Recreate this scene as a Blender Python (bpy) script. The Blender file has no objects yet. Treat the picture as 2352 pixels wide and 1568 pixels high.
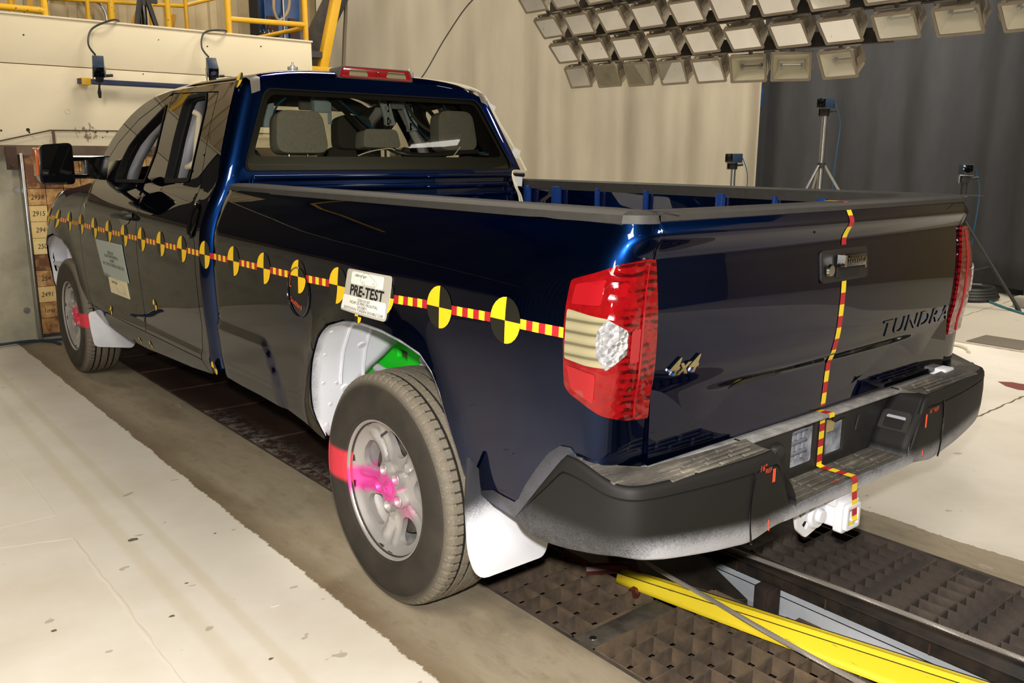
import bpy, bmesh, math, random
from mathutils import Vector, Matrix
from mathutils.geometry import delaunay_2d_cdt
random.seed(7)
PI = math.pi
SC = bpy.context.scene
COL = SC.collection

# ---------------------------------------------------------------- camera
cam_d = bpy.data.cameras.new('camera'); cam = bpy.data.objects.new('camera', cam_d); COL.objects.link(cam)
cam_d.sensor_width = 36.0; cam_d.lens = 30.336; cam_d.clip_start = 0.05; cam_d.clip_end = 100
_y, _p, _r = 0.694146, -0.211870, 0.0056053
_f = Vector((math.sin(_y)*math.cos(_p), math.cos(_y)*math.cos(_p), math.sin(_p)))
_ri = Vector((math.cos(_y), -math.sin(_y), 0)); _u = _ri.cross(_f)
_c, _s = math.cos(_r), math.sin(_r)
_R = _ri*_c + _u*_s; _U = _u*_c - _ri*_s
cam.matrix_world = Matrix(((_R.x, _U.x, -_f.x, -2.41996), (_R.y, _U.y, -_f.y, -2.42494), (_R.z, _U.z, -_f.z, 1.52874), (0, 0, 0, 1)))
SC.camera = cam
SC.view_settings.view_transform = 'Standard'; SC.view_settings.look = 'None'
SC.view_settings.gamma = 1.0; SC.view_settings.use_curve_mapping = False
SC.view_settings.exposure = 0.0

# ---------------------------------------------------------------- world and lights
world = bpy.data.worlds.new('world'); SC.world = world; world.use_nodes = True
bg = world.node_tree.nodes['Background']; bg.inputs[0].default_value = (1.0, 0.93, 0.80, 1); bg.inputs[1].default_value = 0.22

def area(name, loc, target, w, h, power, color):
    d = bpy.data.lights.new(name, 'AREA'); d.shape = 'RECTANGLE'; d.size = w; d.size_y = h; d.energy = power; d.color = color
    o = bpy.data.objects.new(name, d); COL.objects.link(o); o.location = loc
    o.rotation_euler = (Vector(target)-Vector(loc)).to_track_quat('-Z', 'Y').to_euler()
    return o
WARM = (1.0, 0.90, 0.76)
# the photographer's flash, a little above the lens
_fl = bpy.data.lights.new('camera_flash', 'SPOT'); _fl.energy = 400; _fl.spot_size = math.radians(115); _fl.spot_blend = 0.6
_fl.shadow_soft_size = 0.035; _fl.color = (1.0, 0.96, 0.92)
_flo = bpy.data.objects.new('camera_flash', _fl); COL.objects.link(_flo)
_flo.location = Vector((-2.41996, -2.42494, 1.52874)) + _U*0.14 - _R*0.02
_flo.rotation_euler = (Vector((0.9, 1.6, 0.75))-_flo.location).to_track_quat('-Z', 'Y').to_euler()
# hall lamps, plus an added one on the black curtain
area('hall_lamp', (-4.6, -3.0, 5.3), (-2.8, 1.2, 0), 1.6, 2.4, 285, WARM)
area('hall_lamp', (1.2, 3.2, 5.5), (0.9, 4.2, 0), 2.4, 1.2, 172, WARM)
area('hall_lamp', (4.8, -8.5, 5.4), (7.6, -4.6, 0.6), 2.4, 1.4, 330, WARM)
area('hall_lamp', (6.9, -.7, 5.0), (7.6, -.6, 1.0), 1.2, 1.6, 230, (1.0, .93, .85))  # added lamp, only lightens the right part of the black curtain
area('hall_lamp', (6.4, 2.2, 5.2), (7.0, 5.5, 1.0), 1.6, 2.4, 200, WARM)
area('hall_lamp', (2.5, 7.6, 5.6), (4.0, 7.9, 1.0), 1.6, 1.2, 80, WARM)
area('hall_lamp', (-2.5, 7.4, 5.8), (-1.0, 8.6, 3.0), 1.6, 1.0, 120, WARM)

# ---------------------------------------------------------------- materials
def lin(c):
    if isinstance(c, str):
        c = c.lstrip('#'); c = [int(c[i:i+2], 16)/255 for i in (0, 2, 4)]
    return tuple(((v/12.92) if v <= 0.04045 else ((v+0.055)/1.055)**2.4) for v in c) + (1.0,)
class NT:
    def __init__(s, name):
        s.m = bpy.data.materials.new(name); s.m.use_nodes = True; s.t = s.m.node_tree
        s.b = s.t.nodes['Principled BSDF']; s.out = s.t.nodes['Material Output']; s.tc = None
    def n(s, ty, **kw):
        x = s.t.nodes.new(ty)
        for k, v in kw.items(): setattr(x, k, v)
        return x
    def l(s, a, b): s.t.links.new(a, b)
    def obj(s):
        if not s.tc: s.tc = s.n('ShaderNodeTexCoord')
        return s.tc.outputs['Object']
    def noise(s, scale, detail=3, rough=0.55, vec=None, stretch=None):
        x = s.n('ShaderNodeTexNoise'); x.inputs['Scale'].default_value = scale; x.inputs['Detail'].default_value = detail; x.inputs['Roughness'].default_value = rough
        v = vec or s.obj()
        if stretch:
            mp = s.n('ShaderNodeMapping'); mp.inputs['Scale'].default_value = stretch; s.l(v, mp.inputs['Vector']); v = mp.outputs['Vector']
        s.l(v, x.inputs['Vector']); return x.outputs['Fac']
    def ramp(s, fac, stops):
        r = s.n('ShaderNodeValToRGB'); e = r.color_ramp.elements
        while len(e) < len(stops): e.new(0.5)
        for i, (p, c) in enumerate(stops): e[i].position = p; e[i].color = c if len(c) == 4 else tuple(c)+(1,)
        s.l(fac, r.inputs['Fac']); return r.outputs['Color']
    def mix(s, fac, a, b):
        x = s.n('ShaderNodeMix', data_type='RGBA')
        if isinstance(fac, (int, float)): x.inputs[0].default_value = fac
        else: s.l(fac, x.inputs[0])
        for v, i in ((a, 6), (b, 7)):
            if isinstance(v, tuple): x.inputs[i].default_value = v
            else: s.l(v, x.inputs[i])
        return x.outputs[2]
    def math(s, op, a, b=None, clamp=False):
        x = s.n('ShaderNodeMath', operation=op, use_clamp=clamp)
        for i, v in enumerate((a, b)):
            if v is None: continue
            if isinstance(v, (int, float)): x.inputs[i].default_value = v
            else: s.l(v, x.inputs[i])
        return x.outputs[0]
    def mr(s, v, a, b, c=0.0, d=1.0, smooth=True):
        x = s.n('ShaderNodeMapRange', interpolation_type='SMOOTHSTEP' if smooth else 'LINEAR')
        s.l(v, x.inputs[0])
        for i, q in enumerate((a, b, c, d)): x.inputs[i+1].default_value = q
        return x.outputs[0]
    def sep(s, v=None):
        x = s.n('ShaderNodeSeparateXYZ'); s.l(v or s.obj(), x.inputs[0]); return x.outputs
    def bump(s, h, strength=0.2, dist=0.01):
        x = s.n('ShaderNodeBump'); x.inputs['Strength'].default_value = strength; x.inputs['Distance'].default_value = dist
        s.l(h, x.inputs['Height']); s.l(x.outputs[0], s.b.inputs['Normal'])
    def base(s, v):
        if isinstance(v, tuple): s.b.inputs['Base Color'].default_value = v
        else: s.l(v, s.b.inputs['Base Color'])
    def set(s, **kw):
        names = dict(rough='Roughness', metal='Metallic', coat='Coat Weight', coatr='Coat Roughness', spec='Specular IOR Level', trans='Transmission Weight', alpha='Alpha', ior='IOR')
        for k, v in kw.items(): s.b.inputs[names[k]].default_value = v
        return s
def M(name, col, rough=0.5, metal=0.0, var=0.0, vs=6.0, col2=None, bump=0.0, bs=60.0, coat=0.0, spec=0.5, stretch=None):
    t = NT(name); t.set(rough=rough, metal=metal, coat=coat, spec=spec); c = lin(col)
    if var or col2:
        f = t.noise(vs, 4, 0.6, stretch=stretch)
        c2 = lin(col2) if col2 else tuple(x*(1-var) for x in c[:3])+(1,)
        t.base(t.ramp(f, [(0.35, c), (0.68, c2)]))
    else: t.base(c)
    if bump: t.bump(t.noise(bs, 3, 0.6), bump, 0.003)
    return t.m

PAINT = NT('blue_paint'); PAINT.set(metal=1.0, rough=0.33, coat=1.0, coatr=0.012); PAINT.base((0.002, 0.016, 0.075, 1)); PAINT.b.inputs['Specular Tint'].default_value = (0.0, 0.02, 0.09, 1); PAINT = PAINT.m
DARK = M('dark_underside', '#1c1a18', 0.85, var=0.4)
GLOSSB = M('gloss_black', '#0b0b0b', 0.12, coat=0.6)
BPLAST = M('black_plastic', '#262524', 0.5, var=0.3, vs=20)
RAILM = M('rail_cap_plastic', '#35332f', 0.62, var=0.2, vs=30, bump=0.15, bs=300)
RUBBER = None
WHITEP = M('white_spray_paint', '#e3e4ea', 0.7, col2='#d2d4dc', vs=5)
CHROME = M('chrome', '#c8c8c8', 0.12, 1.0)
ALU = M('aluminium', '#b5b5b2', 0.32, 1.0, var=0.2)
YEL = M('yellow_paint', '#e2b223', 0.45, col2='#cf9a14', vs=3)
CREAM = M('cream_paint', '#d9cdac', 0.75, col2='#d0c3a2', vs=1.5)
REDC = M('red_tape', '#b3202a', 0.5)
YELC = M('yellow_tape', '#f0d428', 0.5)
TBLK = M('target_black', '#1b1a12', 0.45)
WHITE = M('white_plastic', '#e8e6e0', 0.5)
INK = M('black_ink', '#15151a', 0.6)
ORANGE = M('orange_marker', '#f0512a', 0.6)
SEAT = M('grey_seat_fabric', '#7d7a73', 0.95, var=0.2, vs=90, bump=0.3, bs=500)
SEATD = M('dark_seat_fabric', '#4a4843', 0.95, var=0.2, vs=90)
TRIMG = M('light_grey_trim', '#a5a5a8', 0.7)
BEIGE = M('beige_plastic', '#b9ae95', 0.6)
BLKM = M('black_steel', '#1d1b1a', 0.5, col2='#3c3228', vs=9, bump=0.2, bs=40)
GRATE = M('dusty_rusted_steel', '#3f3731', 0.8, col2='#7c6850', vs=5, bump=0.3, bs=80)
GRATED = M('dark_dusty_steel', '#332e2b', 0.75, col2='#5d5148', vs=6, bump=0.3, bs=80)
RUST = M('rusty_steel', '#4b2f20', 0.8, col2='#2a211c', vs=4, bump=0.2, bs=60)
CABLEM = M('steel_rope', '#99928a', 0.45, 0.2)
BLUEM = M('blue_housing', '#24374e', 0.45, var=0.3, vs=30)
BLUEB = M('blue_steel', '#0f2f5e', 0.4, col2='#1b4a7f', vs=8)
BRACK = M('blue_grey_bracket', '#a9bcc6', 0.5)
TUBEB = M('blue_hose', '#1a5070', 0.5)
TUBEK = M('black_hose', '#232320', 0.5)
WIREW = M('white_wire', '#ded8c0', 0.6)
TAPEW = M('white_tape', '#d9d9dc', 0.6)
WINTRIM = M('window_rubber', '#0e0e0d', 0.75, spec=.2)

def glass(name, tint, refl=1.0, ior=1.45):
    t = NT(name); nt = t.t; nt.nodes.remove(t.b)
    tr = t.n('ShaderNodeBsdfTransparent'); tr.inputs[0].default_value = tint
    gl = t.n('ShaderNodeBsdfGlossy'); gl.inputs['Roughness'].default_value = 0.0; gl.inputs[0].default_value = (refl, refl, refl, 1)
    fr = t.n('ShaderNodeFresnel'); fr.inputs[0].default_value = ior
    mx = t.n('ShaderNodeMixShader'); t.l(fr.outputs[0], mx.inputs[0]); t.l(tr.outputs[0], mx.inputs[1]); t.l(gl.outputs[0], mx.inputs[2]); t.l(mx.outputs[0], t.out.inputs[0])
    return t.m
REARGLASS = glass('tinted_glass', (0.80, 0.80, 0.70, 1), 1.0, 1.5)
CLEARGL = glass('clear_glass', (0.93, 0.95, 0.92, 1))
LAMPGL = glass('lamp_glass', (0.93, 0.93, 0.90, 1), 0.7)

def spray_white(name, basecol, rough, axisfn, metal=0.0, coat=0.0, white='#dfe1e8', base_socket=None):
    """base colour with white overspray; axisfn(t) gives a 0..1 mask socket."""
    t = NT(name); t.set(rough=rough, metal=metal, coat=coat)
    msk = axisfn(t)
    fine = t.noise(260, 2, 0.7)
    big = t.noise(14, 3, 0.6)
    q = t.math('ADD', t.math('MULTIPLY', t.math('SUBTRACT', fine, 0.5), 0.9), t.math('MULTIPLY', t.math('SUBTRACT', big, 0.5), 0.5))
    m2 = t.math('ADD', msk, t.math('MULTIPLY', q, t.math('MULTIPLY', t.math('MULTIPLY', msk, t.math('SUBTRACT', 1.0, msk)), 4.0)), True)
    t.base(t.mix(m2, lin(basecol), lin(white)))
    return t

# ---------------------------------------------------------------- mesh helpers
class MB:
    def __init__(s): s.v = []; s.f = []; s.m = []
    def add(s, vs, fs, mi=0):
        o = len(s.v); s.v += [tuple(v) for v in vs]; s.f += [tuple(i+o for i in f) for f in fs]; s.m += [mi]*len(fs); return s
    def bx(s, x0, x1, y0, y1, z0, z1, mi=0, mat=None):
        vs = [Vector((x, y, z)) for x in (x0, x1) for y in (y0, y1) for z in (z0, z1)]
        if mat: vs = [mat @ v for v in vs]
        return s.add(vs, [(0, 1, 3, 2), (4, 6, 7, 5), (0, 4, 5, 1), (2, 3, 7, 6), (0, 2, 6, 4), (1, 5, 7, 3)], mi)
    def tube(s, pts, r, n=10, mi=0, caps=True):
        pts = [Vector(p) for p in pts]; N = len(pts); rings = []
        up = None
        for i, p in enumerate(pts):
            d = (pts[min(i+1, N-1)]-pts[max(i-1, 0)]).normalized()
            if up is None: up = d.orthogonal().normalized()
            up = (up - d*up.dot(d)); up = up.normalized() if up.length > 1e-6 else d.orthogonal().normalized()
            w = d.cross(up); rr = r[i] if isinstance(r, (list, tuple)) else r
            rings.append([p + (up*math.cos(2*PI*k/n) + w*math.sin(2*PI*k/n))*rr for k in range(n)])
        vs = [v for q in rings for v in q]
        fs = [(i*n+k, i*n+(k+1) % n, (i+1)*n+(k+1) % n, (i+1)*n+k) for i in range(N-1) for k in range(n)]
        if caps: fs += [tuple(range(n))[::-1], tuple((N-1)*n+k for k in range(n))]
        return s.add(vs, fs, mi)
    def lathe(s, prof, origin, axis, n=48, mi=0, rfn=None):
        """prof: (radius, height along axis)."""
        ax = Vector(axis).normalized(); a = ax.orthogonal().normalized()
        if abs(ax.x) > 0.9: a = Vector((0, 1, 0))
        if abs(ax.z) > 0.9: a = Vector((1, 0, 0))
        b = ax.cross(a); o = Vector(origin); vs = []; fs = []; P = len(prof)
        for k in range(n):
            t = 2*PI*k/n; d = a*math.cos(t)+b*math.sin(t)
            for j, (r, h) in enumerate(prof):
                rr = r if rfn is None else rfn(k, j, r)
                vs.append(o + d*rr + ax*h)
        for k in range(n):
            for j in range(P-1):
                k2 = (k+1) % n; fs.append((k*P+j, k*P+j+1, k2*P+j+1, k2*P+j))
        return s.add(vs, fs, mi)
    def grid(s, nu, nv, fn, mi=0, flip=False, closeu=False):
        vs = [fn(i, j) for i in range(nu) for j in range(nv)]; fs = []
        for i in range(nu if closeu else nu-1):
            for j in range(nv-1):
                i2 = (i+1) % nu; q = (i*nv+j, i2*nv+j, i2*nv+j+1, i*nv+j+1); fs.append(q[::-1] if flip else q)
        return s.add(vs, fs, mi)
    def prism(s, out, fn0, fn1, mi=0, holes=()):
        """flat outline (u,v) capped both sides; fn0 and fn1 map (u,v) to 3D."""
        pv, pf = cdt(out, holes, None)
        n = len(pv)
        s.add([fn1(*p) for p in pv], pf, mi); s.add([fn0(*p) for p in pv], [f[::-1] for f in pf], mi)
        for loop in [out]+list(holes):
            L = len(loop); s.add([fn0(*p) for p in loop]+[fn1(*p) for p in loop], [(i, (i+1) % L, L+(i+1) % L, L+i) for i in range(L)], mi)
        return s
    def build(s, name, mats, parent=None, ang=35, bevel=0, seg=2, smooth=True, fixn=True, solid=None):
        me = bpy.data.meshes.new(name); me.from_pydata(s.v, [], s.f); me.polygons.foreach_set('material_index', s.m)
        if bevel or fixn:
            b = bmesh.new(); b.from_mesh(me)
            if fixn:
                bmesh.ops.remove_doubles(b, verts=b.verts, dist=1e-5); bmesh.ops.recalc_face_normals(b, faces=b.faces)
            if bevel:
                ed = [e for e in b.edges if len(e.link_faces) == 2 and e.calc_face_angle(0) > 0.5]
                bmesh.ops.bevel(b, geom=ed, offset=bevel, segments=seg, profile=0.5, affect='EDGES', clamp_overlap=True)
            b.to_mesh(me); b.free()
        for m in (mats if isinstance(mats, (list, tuple)) else [mats]): me.materials.append(m)
        if smooth:
            me.polygons.foreach_set('use_smooth', [True]*len(me.polygons)); me.set_sharp_from_angle(angle=math.radians(ang))
        me.update()
        o = bpy.data.objects.new(name, me); COL.objects.link(o)
        if parent: o.parent = parent
        if solid:
            md = o.modifiers.new('thickness', 'SOLIDIFY'); md.thickness = solid; md.offset = -1
        return o

def resample(loop, step):
    out = []
    for i, a in enumerate(loop):
        b = loop[(i+1) % len(loop)]; d = math.dist(a, b); n = max(1, round(d/step)) if step else 1
        out += [(a[0]+(b[0]-a[0])*k/n, a[1]+(b[1]-a[1])*k/n) for k in range(n)]
    return out
def inside(p, loop):
    x, y = p; c = False; j = len(loop)-1
    for i in range(len(loop)):
        (xi, yi), (xj, yj) = loop[i], loop[j]
        if (yi > y) != (yj > y) and x < (xj-xi)*(y-yi)/(yj-yi)+xi: c = not c
        j = i
    return c
def cdt(loop, holes, step, sy=None):
    """triangulate a region with holes, with inner points every step."""
    sy = sy or step
    loops = [resample(loop, step)] + [resample(h, step) for h in holes]
    pts = []; edges = []
    for L in loops:
        o = len(pts); n = len(L); pts += L; edges += [(o+i, o+(i+1) % n) for i in range(n)]
    if step:
        xs = [p[0] for p in loops[0]]; ys = [p[1] for p in loops[0]]
        nb = pts[:]
        cell = {}
        for p in nb: cell.setdefault((int(p[0]//step), int(p[1]//sy)), []).append(p)
        x = min(xs)+step/2
        while x < max(xs):
            y = min(ys)+sy/2
            while y < max(ys):
                ci, cj = int(x//step), int(y//sy)
                near = any(((q[0]-x)/step)**2+((q[1]-y)/sy)**2 < 0.16 for a in (-1, 0, 1) for b in (-1, 0, 1) for q in cell.get((ci+a, cj+b), ()))
                if not near and inside((x, y), loops[0]) and not any(inside((x, y), h) for h in loops[1:]): pts.append((x, y))
                y += sy
            x += step
    r = delaunay_2d_cdt([Vector(p) for p in pts], edges, [], 0, 1e-7)
    vs = [(v.x, v.y) for v in r[0]]; fs = []
    for f in r[2]:
        c = (sum(vs[i][0] for i in f)/len(f), sum(vs[i][1] for i in f)/len(f))
        if inside(c, loops[0]) and not any(inside(c, h) for h in loops[1:]): fs.append(tuple(f))
    return vs, fs
def region(mb, loop, fn, step, holes=(), mi=0, flip=False, sy=None, rim=None, hmi=None):
    vs, fs = cdt(loop, holes, step, sy)
    mb.add([fn(*p) for p in vs], [f[::-1] if flip else f for f in fs], mi)
    if rim:   # turn the edges inward: rim(u, v) is the inner position
        for L in [loop]+list(holes):
            R_ = resample(L, step); n = len(R_)
            mb.add([fn(*p) for p in R_]+[rim(*p) for p in R_], [(i, (i+1) % n, n+(i+1) % n, n+i) for i in range(n)], mi if (hmi is None or L is loop) else hmi)
    return mb
def rrect(x0, x1, y0, y1, r, n=5):
    pts = []
    for cx, cy, a in ((x1-r, y1-r, 0), (x0+r, y1-r, 90), (x0+r, y0+r, 180), (x1-r, y0+r, 270)):
        for k in range(n+1):
            t = math.radians(a+90*k/n); pts.append((cx+r*math.cos(t), cy+r*math.sin(t)))
    return pts
def roundpoly(P, r, n=4):
    out = []; N = len(P)
    for i in range(N):
        a, b, c = Vector(P[i-1]), Vector(P[i]), Vector(P[(i+1) % N])
        d1 = (a-b); d2 = (c-b); q = min(r, d1.length*0.45, d2.length*0.45); p1 = b+d1.normalized()*q; p2 = b+d2.normalized()*q
        for k in range(n+1):
            t = k/n; v = p1*(1-t)**2+b*2*t*(1-t)+p2*t*t; out.append((v.x, v.y))
    return out
def interp(tab, x):
    if x <= tab[0][0]: return tab[0][1]
    if x >= tab[-1][0]: return tab[-1][1]
    for i in range(len(tab)-1):
        x0, y0 = tab[i]; x1, y1 = tab[i+1]
        if x <= x1:
            sl = (y1-y0)/(x1-x0)
            m0 = sl if i == 0 else (y1-tab[i-1][1])/(x1-tab[i-1][0])
            m1 = sl if i == len(tab)-2 else (tab[i+2][1]-y0)/(tab[i+2][0]-x0)
            h = x1-x0; t = (x-x0)/h
            return (2*t**3-3*t*t+1)*y0+(t**3-2*t*t+t)*h*m0+(-2*t**3+3*t*t)*y1+(t**3-t*t)*h*m1
def spline(pts, n=8):
    P = [Vector(p) for p in pts]; out = []
    for i in range(len(P)-1):
        a = P[max(i-1, 0)]; b = P[i]; c = P[i+1]; d = P[min(i+2, len(P)-1)]
        for k in range(n):
            t = k/n; out.append(0.5*((2*b)+(c-a)*t+(2*a-5*b+4*c-d)*t*t+(3*b-a-3*c+d)*t**3))
    out.append(P[-1]); return out
def thing(name, label, cat, loc=(0, 0, 0), rz=0, group=None):
    o = bpy.data.objects.new(name, None); COL.objects.link(o); o.location = loc; o.rotation_euler = (0, 0, rz); o.empty_display_size = 0.1
    o['label'] = label; o['category'] = cat
    if group: o['group'] = group
    return o
def tag(o, label, cat, group=None):
    o['label'] = label; o['category'] = cat
    if group: o['group'] = group
    return o
def struct(o): o['kind'] = 'structure'; return o
def plabel(o, l): o['label'] = l; return o
def copy_tree(o, parent=None):
    c = o.copy(); COL.objects.link(c)
    if parent: c.parent = parent
    for ch in list(o.children): copy_tree(ch, c)
    return c
_dg = None
def text_mesh(txt, size, fn, bold=0.0, sx=1.0, align='CENTER', thick=0.0, shear=0.0, spacing=1.0, base=0.0):
    """text turned into mesh data; fn(u, v, w) maps the glyph plane to 3D."""
    cu = bpy.data.curves.new('t', 'FONT'); cu.body = txt; cu.size = size; cu.offset = bold; cu.align_x = align; cu.extrude = thick; cu.shear = shear
    cu.space_character = spacing; cu.resolution_u = 3
    o = bpy.data.objects.new('t', cu); COL.objects.link(o)
    dg = bpy.context.evaluated_depsgraph_get(); me = bpy.data.meshes.new_from_object(o.evaluated_get(dg))
    vs = [fn(v.co.x*sx, v.co.y, v.co.z) for v in me.vertices]; fs = [tuple(p.vertices) for p in me.polygons]
    bpy.data.objects.remove(o); bpy.data.curves.remove(cu); bpy.data.meshes.remove(me)
    return vs, fs
ORD = ['first', 'second', 'third', 'fourth', 'fifth', 'sixth', 'seventh', 'eighth', 'ninth', 'tenth', 'eleventh', 'twelfth', 'thirteenth', 'fourteenth', 'fifteenth', 'sixteenth', 'seventeenth', 'eighteenth']
# ================================================================ the hall
def floor_mat():
    t = NT('painted_floor'); s = t.sep(); x, y = s[0], s[1]
    n1 = t.noise(3.5, 4, 0.6); n2 = t.noise(40, 3, 0.7)
    edge = t.math('ADD', t.math('MULTIPLY', t.math('SUBTRACT', n1, 0.5), 0.04), t.math('MULTIPLY', t.math('SUBTRACT', n2, 0.5), 0.035))
    xe = t.math('ADD', x, edge)
    lm = t.mr(xe, -1.118, -1.112, smooth=False)      # concrete begins
    rm = t.mr(xe, 1.085, 1.09, smooth=False)         # cream again
    conc = t.math('MULTIPLY', lm, t.math('SUBTRACT', 1.0, rm))
    cream = t.ramp(t.noise(1.3, 5, 0.6), [(0.3, lin('#d6cebd')), (0.55, lin('#e3ddd0')), (0.75, lin('#dad2c2'))])
    # two worn tyre bands
    b1 = t.math('SUBTRACT', 1.0, t.mr(t.math('ABSOLUTE', t.math('ADD', x, 1.42)), 0.008, 0.035))
    b2 = t.math('SUBTRACT', 1.0, t.mr(t.math('ABSOLUTE', t.math('ADD', x, 1.55)), 0.01, 0.045))
    bb = t.math('MULTIPLY', t.math('MAXIMUM', b1, b2), 0.26)
    cream = t.mix(bb, cream, lin('#bdae85'))
    far = t.mr(x, 5.05, 5.12)
    cream = t.mix(t.math('MULTIPLY', far, 0.8), cream, lin('#a39c8a'))
    spots = t.mr(t.noise(9, 2, 0.5, stretch=(1, 1.4, 1)), 0.715, 0.73)
    cream = t.mix(t.math('MULTIPLY', spots, 0.5), cream, lin('#8d8069'))
    c2 = t.ramp(t.noise(2.2, 6, 0.65, stretch=(1, 0.35, 1)), [(0.3, lin('#7d705a')), (0.5, lin('#a1957f')), (0.7, lin('#897b62'))])
    pale = t.mr(t.noise(6, 5, 0.7, stretch=(1, 0.5, 1)), 0.62, 0.72)
    c2 = t.mix(t.math('MULTIPLY', pale, 0.55), c2, lin('#bcb4a8')); mott = t.mr(t.noise(17, 5, .75, stretch=(1, .4, 1)), .5, .75); c2 = t.mix(t.math('MULTIPLY', mott, .4), c2, lin('#5f513e'))
    # rusty dirt near the paint edge
    d = t.math('SUBTRACT', 1.0, t.mr(xe, -1.12, -0.98)); c2 = t.mix(t.math('MULTIPLY', d, 0.55), c2, lin('#6b5638'))
    t.base(t.mix(conc, cream, c2)); t.set(rough=0.62)
    t.bump(t.noise(30, 4, 0.6), 0.15, 0.004)
    return t.m
FLOORM = floor_mat()
for i, (x0, x1, y0, y1) in enumerate([(-7.5, -0.645, -9, 5.5), (0.865, 9.0, -9, 5.5), (-0.645, 0.865, 5.0, 5.5), (-7.5, 9.0, 5.5, 9.2)]):
    struct(MB().bx(x0, x1, y0, y1, -0.4, 0).build('floor', FLOORM, smooth=False))
# pit under the tow track
PITM = M('pit_concrete', '#17130f', 0.9, col2='#33261b', vs=3)
struct(MB().bx(-0.645, 0.865, -9, 5.0, -0.45, -0.40).build('floor', PITM, smooth=False))
# steel edge angles of the pit
for xa, xb in ((-0.652, -0.640), (0.860, 0.872)):
    struct(MB().bx(xa, xb, -9, 5.0, -0.06, 0.003).build('trim', GRATED, smooth=False))
# paint ridges and cracks in the floor
def ridge(pts, r, mat, jit=0.004):
    P = []
    for i in range(len(pts)-1):
        a, b = Vector(pts[i]), Vector(pts[i+1]); n = max(2, int((b-a).length/0.05))
        for k in range(n): P.append(a.lerp(b, k/n)+Vector((random.uniform(-jit, jit), random.uniform(-jit, jit), 0)))
    P.append(Vector(pts[-1]))
    rr = [r*random.uniform(0.5, 1.5) for _ in P]
    mb = MB()
    for i, p in enumerate(P): pass
    mb.tube([(p.x, p.y, 0.0) for p in P], rr, 6)
    mb.v = [(x, y, max(-0.002, z*0.28)) for x, y, z in mb.v]
    struct(mb.build('trim', mat, fixn=False))
RIDGE = M('paint_ridge', '#e0d9ca', 0.6)
CRACK = M('floor_crack', '#6d604b', 0.9)
ridge([(-4.0, 1.30, 0), (-1.94, 1.30, 0), (-1.705, 1.22, 0), (-1.70, -2.2, 0)], 0.007, RIDGE)
ridge([(-4.0, 1.50, 0), (-1.70, 1.515, 0), (-1.715, 2.5, 0), (-1.73, 4.2, 0)], 0.005, RIDGE)
ridge([(1.5, -0.38, 0), (9, -0.34, 0)], 0.007, CRACK, 0.006)
ridge([(3.3, 1.0, 0), (9, 1.35, 0)], 0.005, CRACK, 0.008)
ridge([(5.1, -3, 0), (5.12, 5.5, 0)], 0.006, CRACK, 0.004)
for (x, y, s) in ((-1.52, 1.05, .03), (-1.6, 0.35, .012), (-1.45, -0.1, .010), (-1.93, 0.5, .012), (-1.24, 0.9, .008), (-1.48, 0.55, .009), (-1.3, 0.2, .02)):
    P = [(s*random.uniform(.6, 1)*math.cos(k*PI/4), s*random.uniform(.3, .7)*math.sin(k*PI/4)) for k in range(8)]
    struct(MB().prism(P, lambda u, v: (x+u, y+v, 0), lambda u, v: (x+u, y+v, 0.0015)).build('trim', CRACK if s != .02 else RIDGE, smooth=False))

# ---------------------------------------------------------------- crash barrier and wall behind the truck's nose
def conc_mat():
    t = NT('barrier_concrete'); t.set(rough=0.8)
    c = t.ramp(t.noise(2.2, 6, 0.62), [(0.3, lin('#8f8a78')), (0.5, lin('#aaa591')), (0.7, lin('#9a937d'))])
    lines = t.mr(t.noise(4, 5, 0.75, stretch=(0.6, 1, 7)), 0.68, 0.72); c = t.mix(t.math('MULTIPLY', lines, 0.45), c, lin('#c7c2ae'))
    t.base(c); t.bump(t.noise(40, 4), 0.15, 0.003); return t.m
WF = MB().bx(-6.5, 1.66, 5.50, 6.9, 0, 1.56).build('wall_front', conc_mat(), bevel=0.01); struct(WF)
def panel_mat():
    t = NT('cream_wall_panel'); t.set(rough=0.6)
    c = t.ramp(t.noise(0.9, 4, 0.5), [(0.3, lin('#d3c7a8')), (0.7, lin('#dbd0b3'))])
    s = t.sep()
    # brown scraped streaks
    dx = t.math('DIVIDE', t.math('ADD', s[0], 0.44), 0.11); dz = t.math('DIVIDE', t.math('SUBTRACT', s[2], 1.70), 0.10)
    d = t.math('SQRT', t.math('ADD', t.math('MULTIPLY', dx, dx), t.math('MULTIPLY', dz, dz)))
    near = t.math('SUBTRACT', 1.0, t.mr(d, 0.4, 1.3))
    nn = t.noise(26, 5, 0.7, stretch=(1, 1, 0.55))
    m = t.mr(t.math('ADD', nn, t.math('MULTIPLY', near, 0.16)), 0.66, 0.70)
    c = t.mix(t.math('MULTIPLY', m, t.math('MULTIPLY', near, 0.85)), c, lin('#6d5846'))
    low = t.math('MULTIPLY', t.math('SUBTRACT', 1.0, t.mr(s[2], 1.58, 1.80)), t.mr(t.noise(22, 4, 0.7), 0.60, 0.68))
    c = t.mix(t.math('MULTIPLY', low, 0.5), c, lin('#8a7558'))
    t.base(c); return t.m
PANM = panel_mat()
UP = MB().bx(-1.95, 1.63, 5.462, 5.60, 2.215, 2.575).build('upper_panel', PANM, WF, bevel=0.003)
LP_ = MB().bx(-1.95, 1.63, 5.46, 5.60, 1.56, 2.209).build('lower_panel', PANM, WF, bevel=0.003)
MB().bx(-6.5, -1.96, 5.47, 5.60, 1.56, 2.575).build('added_dark_panel', M('added_dark_board', '#2b2721', .7), WF, bevel=.003)  # unseen panel, added to darken what the truck's side reflects
MB().bx(-6.5, 1.64, 5.45, 5.95, 2.575, 2.590).build('top_ledge', PANM, WF, bevel=0.002)
h = MB()
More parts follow.
